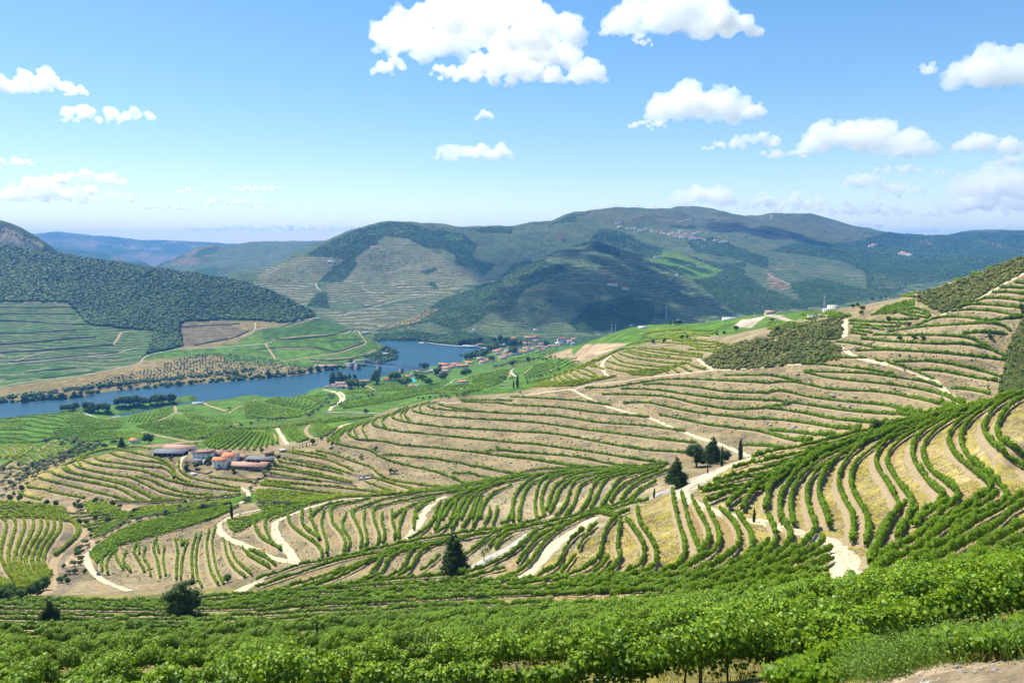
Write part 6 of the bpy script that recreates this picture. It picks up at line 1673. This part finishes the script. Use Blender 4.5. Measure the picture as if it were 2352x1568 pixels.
def build_bridge():
    a = water_pt(*pts("Z4 705,297")[0]); b_ = water_pt(*pts("Z4 1395,372")[0]); m = (a+b_)/2
    m2 = water_pt(*pts("Z4 1050,342")[0]); L = np.linalg.norm(b_-a)/2; d = (b_-a)/np.linalg.norm(b_-a); nrm = np.array([-d[1], d[0], 0])
    dk = 17.0; root = empty("arch_bridge", tuple(a), 0, "pale blue steel bridge of three bowstring arches on stone piers over the river", "bridge")
    def tr(v): return [np.asarray(p)-a for p in v]
    hw = 3.6; end = b_+d*L*0.98
    V, Fc = [], []; beam(a+[0, 0, dk]-d*22, end+[0, 0, dk], 1.0, V, Fc)
    V2 = []; 
    for p in (a-d*22, end+d*12):
        for sgn in (-1, 1):
            for z in (dk-.9, dk): V2.append(p+nrm*hw*sgn+[0, 0, z])
    np_mesh("deck", tr(V2), np.array([[0,2,3,1],[4,5,7,6],[1,3,7,5],[0,4,6,2],[0,1,5,4],[2,6,7,3]]), M_STEEL, root)
    for i, c in enumerate((a, m, b_)):
        w2, w3 = (7.0, 5.5) if i == 0 else (3.6, 5.5); V = []
        for z, k in ((-8, 1.15), (dk-1.0, 1.0)):
            for x, y in ((-1, -1), (1, -1), (1, 1), (-1, 1)): V.append(c+d*x*w2*k+nrm*y*w3*k+[0, 0, z])
        np_mesh("pier", tr(V), np.array([[0,1,5,4],[1,2,6,5],[2,3,7,6],[3,0,4,7],[4,5,6,7]]), M_PIER, root)
    V = []
    for z, k in ((-3, 1), (dk-1.0, 1)):
        for x, y in ((-1, -1), (1, -1), (1, 1), (-1, 1)): V.append(a-d*(26)+d*x*14+nrm*y*5+[0, 0, z])
    np_mesh("abutment", tr(V), np.array([[0,1,5,4],[1,2,6,5],[2,3,7,6],[3,0,4,7],[4,5,6,7]]), M_PIER, root)
    for s in range(3):
        p0 = a+d*L*s; 
        for sgn in (-1, 1):
            V, Fc = [], []; n = 14; off = nrm*hw*sgn; q = lambda f: p0+d*L*f+off+[0, 0, dk+0.3+4*12.5*f*(1-f)]
            for i in range(n): beam(q(i/n), q((i+1)/n), 1.0, V, Fc)
            ar = np_mesh("arch", tr(V), np.array(Fc), M_STEEL, root)
            V, Fc = [], []
            for i in range(1, n):
                beam(q(i/n), p0+d*L*i/n+off+[0, 0, dk], .35, V, Fc)
                if i < n-1: beam(q(i/n), p0+d*L*(i+(1 if i < n/2 else -1))/n+off+[0, 0, dk], .25, V, Fc)
            np_mesh("hangers", tr(V), np.array(Fc), M_STEEL, root)
    for sgn in (-1, 1):
        V, Fc = [], []; beam(a-d*22+nrm*(hw+.1)*sgn+[0, 0, dk+1.0], end+d*12+nrm*(hw+.1)*sgn+[0, 0, dk+1.0], .18, V, Fc)
        for i in range(50): p = a-d*22+(end+d*34-a)*i/49; p = a-d*22+d*(np.linalg.norm(end-a)+34)*i/49+nrm*(hw+.1)*sgn; beam(p+[0, 0, dk], p+[0, 0, dk+1.0], .12, V, Fc)
        np_mesh("railing", tr(V), np.array(Fc), M_STEEL, root)
    # approach road curving away along the far bank
build_bridge()

# ------------------------------------------------------------------ boats, quay, pool and other small things by the water
M_HULL = mat("boat_hull", (0.05, 0.10, 0.24), 0.4, 0.5); M_BOATW = mat("boat_white", (0.75, 0.77, 0.80), 0.4, 0.5)
def boat(u0, v0, u1, v1, label, cat="ship", decks=2, name="river_cruise_ship"):
    a, b_ = water_pt(u0, v0), water_pt(u1, v1); L = np.linalg.norm(b_-a); c = (a+b_)/2; r = math.atan2(b_[1]-a[1], b_[0]-a[0])
    root = empty(name, tuple(c), r, label, cat); B = L*0.065+0.8; h = L*0.022+0.7
    sec = [(-.5, .8), (-.42, 1), (.38, 1), (.46, .6), (.5, .05)]; V = []
    for x, k in sec:
        for y, z in ((-1, 0), (-.7, -1), (.7, -1), (1, 0)): V.append((x*L, y*B*k*.9 if z < 0 else y*B*k, h if z == 0 else -.5))
    Fc = [[i*4+j, i*4+j+1, i*4+j+5, i*4+j+4] for i in range(4) for j in range(3)]+[[i*4+3, i*4, i*4+4, i*4+7] for i in range(4)]+[[0, 3, 2, 1], [16, 17, 18, 19]]
    np_mesh("hull", V, np.array(Fc), M_HULL, root)
    z = h+.02
    for k in range(decks):
        l = L*(.40-.05*k); dh = L*.022+.6; cab = boxm("cabin", -l-.02*L, l*.85, -B*(.85-.1*k), B*(.85-.1*k), z, z+dh, M_BOATW, root)
        n = max(3, int(L/6))
        for s in (-1, 1): boxm("window_band", -l*.95, l*.8, min(s*B*(.86-.1*k), s*B*(.87-.1*k)), max(s*B*(.86-.1*k), s*B*(.87-.1*k)), z+dh*.35, z+dh*.75, M_GLASS, cab)
        z += dh+.02
    boxm("wheelhouse", l*.55, l*.8, -B*.4, B*.4, z, z+L*.02+.6, M_BOATW, root)
b0 = pts("Z3 548,425 905,440 1000,445 1060,450 600,700 640,650 380,395 200,378 540,685")
boat(b0[0][0], b0[0][1], b0[1][0], b0[1][1], "long blue and white cruise ship moored at the quay of the far bank")
boat(b0[1][0]+3, b0[1][1]+.4, b0[3][0], b0[3][1]+.5, "shorter white passenger boat moored behind the long cruise ship", "boat", 1, "passenger_boat")
boat(b0[8][0]-2, b0[8][1]+1, b0[8][0]+4, b0[8][1]-1, "small white boat moored below the orange roofed gables", "boat", 1, "motor_boat")
boat(b0[5][0]-4, b0[5][1], b0[5][0], b0[5][1]-1.5, "small dark boat moored beside the waterfront trees", "boat", 1, "motor_boat")
boat(*(list(pts("Z4 2290,215")[0])+list(pts("Z4 2330,205")[0])), "small motor boat moored at the village waterfront", "boat", 1, "motor_boat")
def slab(name, txt, z, m, th, label, cat=None, kind=None):
    q = [water_pt(u, v, z) for u, v in pts(txt)]; n = len(q); c = q[0]; V = [p-c for p in q]+[p-c-[0, 0, th] for p in q]
    Fc = [np.array([[i, (i+1) % n, n+(i+1) % n, n+i] for i in range(n)]), np.array([list(range(n))])]
    o = np_mesh(name, V, Fc, m); o.location = c; tag(o, label, cat, kind=kind)
slab("quay", "Z3 0,342 200,370 400,392 540,402 920,425 1100,435 1300,440 1300,446 1080,445 900,437 530,412 380,402 190,382 0,352", 2.2, M_ROADG, 6, "long pale stone quay along the far bank of the river", "quay")
slab("jetty", "T2 1490,1192 1540,1190 1545,1196 1500,1199", 1.0, M_CONC, 2, "small floating jetty at the foot of the wooded bank", "jetty")
M_POOL = mat("pool_water", (0.05, 0.45, 0.65), 0.1, 0.5)
def drape(name, txt, m, lift, label, cat=None, kind=None):
    p = hit(*pts(txt).T); p = p[~np.isnan(p[:, 0])]; z = p[:, 2].max()+lift; c = np.array([p[0][0], p[0][1], z]); n = len(p)
    V = [(q[0]-c[0], q[1]-c[1], 0) for q in p]+[(q[0]-c[0], q[1]-c[1], -lift-4) for q in p]
    o = np_mesh(name, V, [np.array([[i, (i+1) % n, n+(i+1) % n, n+i] for i in range(n)]), np.array([list(range(n))])], m); o.location = c; tag(o, label, cat, kind=kind)
drape("swimming_pool", "Z4 1525,498 1560,490 1610,500 1615,510 1580,516 1540,510", M_POOL, .6, "turquoise oval swimming pool in the garden by the bridge", "pool")
# lattice masts and poles
M_MAST = mat("galvanised_steel", (0.55, 0.56, 0.58), 0.5, 0.4)
def mast(u, v, hp, label):
    p = hit([u], [v])[0]
    if np.isnan(p[0]): return
    h = hp/F*p[1]; root = empty("pylon", (p[0], p[1], float(gz(p[0], p[1]))), 0, label, "pylon"); V, Fc = [], []; w0 = h*.06
    lv = [(0, w0), (h*.3, w0*.7), (h*.6, w0*.42), (h, w0*.15)]; cs = ((-1, -1), (1, -1), (1, 1), (-1, 1)); th = max(.15, p[1]*.00025)
    for (z0, a), (z1, b_) in zip(lv, lv[1:]):
        for k in range(4):
            x, y = cs[k]; x2, y2 = cs[(k+1) % 4]; beam((x*a, y*a, z0), (x*b_, y*b_, z1), th, V, Fc); beam((x*a, y*a, z0), (x2*b_, y2*b_, z1), th*.6, V, Fc)
    np_mesh("lattice", V, np.array(Fc), M_MAST, root); V, Fc = [], []
    for z in (h*.78, h*.92): beam((-w0*1.6, 0, z), (w0*1.6, 0, z), th*.8, V, Fc)
    np_mesh("crossarm", V, np.array(Fc), M_MAST, root)
for q, hp, lab in (("T3 1418,1210", 30, "tall pale pylon beside the round dark tree on the far field edge"), ("T3 915,1330", 19, "left lattice pylon standing above the village"), ("T3 950,1325", 17, "right lattice pylon standing above the village"), ("T4 515,865", 24, "lattice pylon behind the modern white villa"), ("T3 2230,1200", 12, "small pylon at the edge of the pale bare slope")):
    u, v = pts(q)[0]; mast(u, v, hp, lab)
# the solar panel by the road, the low wall by the cypresses, the stone tanks and the little irrigation bar
u, v = pts("N1 905,575")[0]; p = hit([u], [v])[0]
if not np.isnan(p[0]):
    r0 = empty("solar_panel", (p[0], p[1], float(gz(p[0], p[1]))), .6, "dark blue solar panel lying beside the pale road at the left", "panel")
    V = [(-.7, -1.3, .3), (.7, -1.3, .3), (.7, 1.3, .9), (-.7, 1.3, .9)]; V += [(a, b_, c-.08) for a, b_, c in V]
    np_mesh("panel", V, np.array([[0,1,2,3],[7,6,5,4],[0,4,5,1],[1,5,6,2],[2,6,7,3],[3,7,4,0]]), mat("solar_glass", (.01, .02, .09), .1, .6), r0)
    for x in (-.6, .6): boxm("leg", x-.06, x+.06, 1.0, 1.12, -.4, .75, M_MAST, r0)
def wall_between(txt, hgt, label):
    h = hit(*pts(txt).T); a, b_ = h[0], h[-1]; V, Fc = [], []
    c = (a+b_)/2; L = np.linalg.norm((b_-a)[:2]); o = boxm("garden_wall", -L/2, L/2, -.3, .3, -2, hgt, M_SCHIST, None); o.location = (c[0], c[1], min(a[2], b_[2])); o.rotation_euler.z = math.atan2(b_[1]-a[1], b_[0]-a[0]); tag(o, label, "wall")
wall_between("M3 -110,335 70,300", 4.5, "grey stone wall behind the cypresses on the rocky mound")
def tank(txt, size, label):
    u, v = pts(txt)[0]; p = hit([u], [v])[0]; s = size; z = float(gz(p[0], p[1])); root = empty("stone_tank", (p[0], p[1], z), .2, label, "tank")
    for x0, x1, y0, y1 in ((-s, s, -s*.6, -s*.6+.4), (-s, s, s*.6-.4, s*.6), (-s, -s+.4, -s*.6+.403, s*.6-.403), (s-.4, s, -s*.6+.403, s*.6-.403)): boxm("side_wall", x0, x1, y0, y1, -2, 1.6, M_SCHIST, root)
    boxm("floor_slab", -s+.41, s-.41, -s*.6+.41, s*.6-.41, -.5, .3, M_CONC, root)
tank("M1 1325,1345", 3.6, "square open stone tank below the terraced farmstead hill"); tank("M2 1015,1175", 5.5, "roofless stone ruin at the corner of the dark terrace walls")
# tractor parked by the barns
u, v = pts("Q 785,330")[0]; p = hit([u], [v])[0]
r0 = empty("tractor", (p[0], p[1], float(gz(p[0], p[1]))), .3, "red tractor parked at the end of the pink tiled barn", "tractor"); M_RED = mat("red_paint", (.5, .03, .02), .4, .5)
boxm("body", -2, .6, -.6, .6, .7, 1.5, M_RED, r0); cb = boxm("cab", .1, 1.5, -.75, .75, 1.503, 2.7, M_RED, r0); boxm("window", .3, 1.3, -.78, -.753, 1.8, 2.5, M_GLASS, cb); boxm("rear_body", .603, 1.6, -.6, .6, .7, 1.5, M_RED, r0)
M_TYRE = mat("tyre_rubber", (.02, .02, .02), .9)
for x, rr in ((1.2, .8), (-1.5, .5)):
    for s in (-1, 1):
        a = np.arange(16)*math.pi/8; V = [(x+math.cos(t)*rr, s*.62+y*s, rr+math.sin(t)*rr) for y in (0, .35) for t in a]; np_mesh("wheel", V, [np.array([[i, (i+1) % 16, 16+(i+1) % 16, 16+i] for i in range(16)]), np.array([list(range(16)), list(range(31, 15, -1))])], M_TYRE, r0)

# ------------------------------------------------------------------ clouds: real bodies of droplets a kilometre above the camera
def ico(sub=1):
    import bmesh
    bm = bmesh.new(); bmesh.ops.create_icosphere(bm, subdivisions=sub, radius=1)
    v = np.array([x.co[:] for x in bm.verts]); f = np.array([[q.index for q in p.verts] for p in bm.faces]); bm.free(); return v, f
def cloud_mat(name, dens):
    m = bpy.data.materials.new(name); m.use_nodes = True; t = m.node_tree; t.nodes.clear()
    v = t.nodes.new("ShaderNodeVolumeScatter"); v.inputs['Color'].default_value = (1, 1, 1, 1); v.inputs['Density'].default_value = dens
    v.inputs['Anisotropy'].default_value = 0.45
    out = t.nodes.new("ShaderNodeOutputMaterial"); t.links.new(v.outputs[0], out.inputs['Volume']); return m
# box of each cloud in the picture (left, top, right, bottom), puffs, thickness
CLOUDS = """
860,-20,1340,130,60
1070,85,1395,195,34
1040,125,1260,195,18
985,128,1085,188,8
845,118,938,178,8
1380,-40,1690,95,34
1600,20,1755,95,14
1450,72,1500,108,4
1480,168,1740,290,40
1440,262,1530,300,6
1700,225,1765,272,6
995,308,1180,375,16
1090,245,1140,280,4
1830,250,2130,365,44
1740,322,1860,368,10
2050,300,2155,368,12
1610,318,1690,348,7
1670,292,1800,345,12
2170,85,2420,215,34
2115,125,2150,178,4
2185,272,2352,362,20
2280,330,2420,390,10
0,150,175,220,18
150,190,210,225,5
-60,150,60,222,8
142,230,358,286,20
0,350,82,388,7
85,390,290,430,14
0,415,160,470,12
110,430,300,470,12
335,466,440,486,5
468,448,608,480,9
535,425,635,441,6
405,432,455,454,4
440,516,600,534,7
600,515,720,533,7
750,516,830,533,5
1360,462,1540,490,14
1540,422,1690,482,20
1690,445,1790,485,9
1760,448,1915,490,12
1905,462,2085,502,12
1940,395,2030,440,8
2020,412,2120,460,9
1990,368,2115,408,8
2140,385,2180,405,3
2170,385,2420,470,22
2150,430,2420,500,18
1965,508,2025,528,5
2070,520,2150,540,5
2120,485,2170,503,4
"""
BASE = 868.0
def build_clouds():
    iv, jf = ico(2); dens = {}
    pl = None
    for k, ln in enumerate(CLOUDS.strip().splitlines()):
        u0, v0, u1, v1, n = [float(a) for a in ln.split(',')]; n = int(n)
        if v1 > 425: v0 -= (v1-v0)*0.35; n = int(n*1.5); u0 -= 8; u1 += 8
        rg = np.random.default_rng(100+k)
        s, e = se((u0+u1)/2, v1); t = min(BASE/max(e, 0.012), 60000.0)
        sc = t/F                        # metres per picture unit there
        wd = (u1-u0)*sc; ht = (v1-v0)*sc*0.97; dp = wd*0.85 if k < 3 else max(ht*1.1, min(wd*0.6, ht*2.2))
        cx, cyy, cz = s*t, t, HC + e*t
        V = []; Fc = []
        r0 = ht*0.30
        cent = []
        for j in range(int(n*1.6)+(40 if k < 1 else 4)):
            x = -1+2*(j+rg.random())/(int(n*1.6)+(40 if k < 1 else 4)); y = rg.uniform(-.9, .9)*math.sqrt(1-(x**6 if k < 1 else x*x))
            top = (1-abs(x)**2.6)**0.5*(0.70+0.30*math.sin(3.1*x+k)*math.sin(5.3*x+k*2.1))*(1-0.4*y*y)
            r = max(r0*rg.uniform(0.5, 1.0)*(0.5+0.5*top), min(wd/(int(n*1.6)+4)*0.8, ht*.4))
            z = rg.uniform(0.0, 1)**0.8*max(0.02, top)*(ht-2*r)+r
            cent.append((x*(wd/2-r), y*(dp/2-r), z, r))
        for (x, y, z, r) in list(cent):
            for q in range(6):
                a = rg.normal(size=3); a /= np.linalg.norm(a)
                if a[2] < -0.3: continue
                cent.append((x+a[0]*r*.85, y+a[1]*r*.85, z+a[2]*r*.8, r*rg.uniform(0.25, 0.5)))
        for (x, y, z, r) in cent:
            V.append(iv*[r*1.15, r*1.1, r*0.9] + [x, y, z]); Fc.append(jf + len(iv)*(len(V)-1))
        V = np.vstack(V); V[:, 2] = np.maximum(V[:, 2], ht*0.06*fbm(V[:, 0]/(ht*.5)+9, V[:, 1]/(ht*.5), 3, k))
        dn = (4.4 if k < 3 else 3.2)/max(ht, 1)
        key = round(math.log(dn)*3)
        if key not in dens: dens[key] = cloud_mat("cloud_droplets", math.exp(key/3))
        o = np_mesh("cloud", V, np.vstack(Fc), dens[key]); o.location = (cx, cyy, cz)
        md = o.modifiers.new("merge", 'REMESH'); md.mode = 'VOXEL'; md.voxel_size = max(ht/(44 if wd > 700 and v0 < 400 else 26), wd/150)
        for amp, size in ((0.10, 0.35), (0.06, 0.11), (0.014, 0.045)):
            tx = bpy.data.textures.new("puffs", 'CLOUDS'); tx.noise_scale = ht*size; tx.noise_depth = 2
            dd = o.modifiers.new("puffs", 'DISPLACE'); dd.texture = tx; dd.strength = ht*amp*2.2; dd.mid_level = 0.55; dd.texture_coords = 'LOCAL'
        LABEL_CLOUD(o, k, (u0+u1)/2, (v0+v1)/2, wd)
def LABEL_CLOUD(o, k, u, v, wd):
    hor = ["left edge", "left", "left of centre", "centre", "right of centre", "right", "right edge"][min(6, max(0, int(u/336)))]
    ver = "at the very top of the sky" if v < 90 else "high in the sky" if v < 210 else "halfway up the sky" if v < 340 else "low in the sky" if v < 455 else "just above the horizon"
    size = "huge" if wd > 1000 and v < 200 else "large" if v < 400 and wd > 500 else "small"
    base = "%s white puffy cloud %s, %s" % (size, ver, hor); n = CLN.get(base, 0); CLN[base] = n+1
    tag(o, base + ["", ", the next one beside it", ", the lower one", ", the smallest", ", the faintest", ", the last wisp"][min(n, 5)], "cloud", "white clouds in the blue sky")
CLN = {}
build_clouds()

# ------------------------------------------------------------------ haze over the valley
def haze():
    x0, x1, y0, y1, z0, z1 = -34000, 34000, -600, 25500, -500, 840
    V = [(x, y, z) for z in (z0, z1) for y in (y0, y1) for x in (x0, x1)]
    Fc = np.array([[0,2,3,1],[4,5,7,6],[0,1,5,4],[2,6,7,3],[0,4,6,2],[1,3,7,5]])
    m = bpy.data.materials.new("haze_air"); m.use_nodes = True; t = m.node_tree; t.nodes.clear()
    v = t.nodes.new("ShaderNodeVolumePrincipled"); v.inputs['Color'].default_value = (0.11, 0.375, 1.0, 1)
    v.inputs['Density'].default_value = HAZE; v.inputs['Absorption Color'].default_value = (0.2, 0.2, 0.2, 1); v.inputs['Anisotropy'].default_value = 0.1
    out = t.nodes.new("ShaderNodeOutputMaterial"); t.links.new(v.outputs[0], out.inputs['Volume'])
    o = np_mesh("haze", V, Fc, m); tag(o, kind='stuff')
HAZE = 6.5e-5
haze()
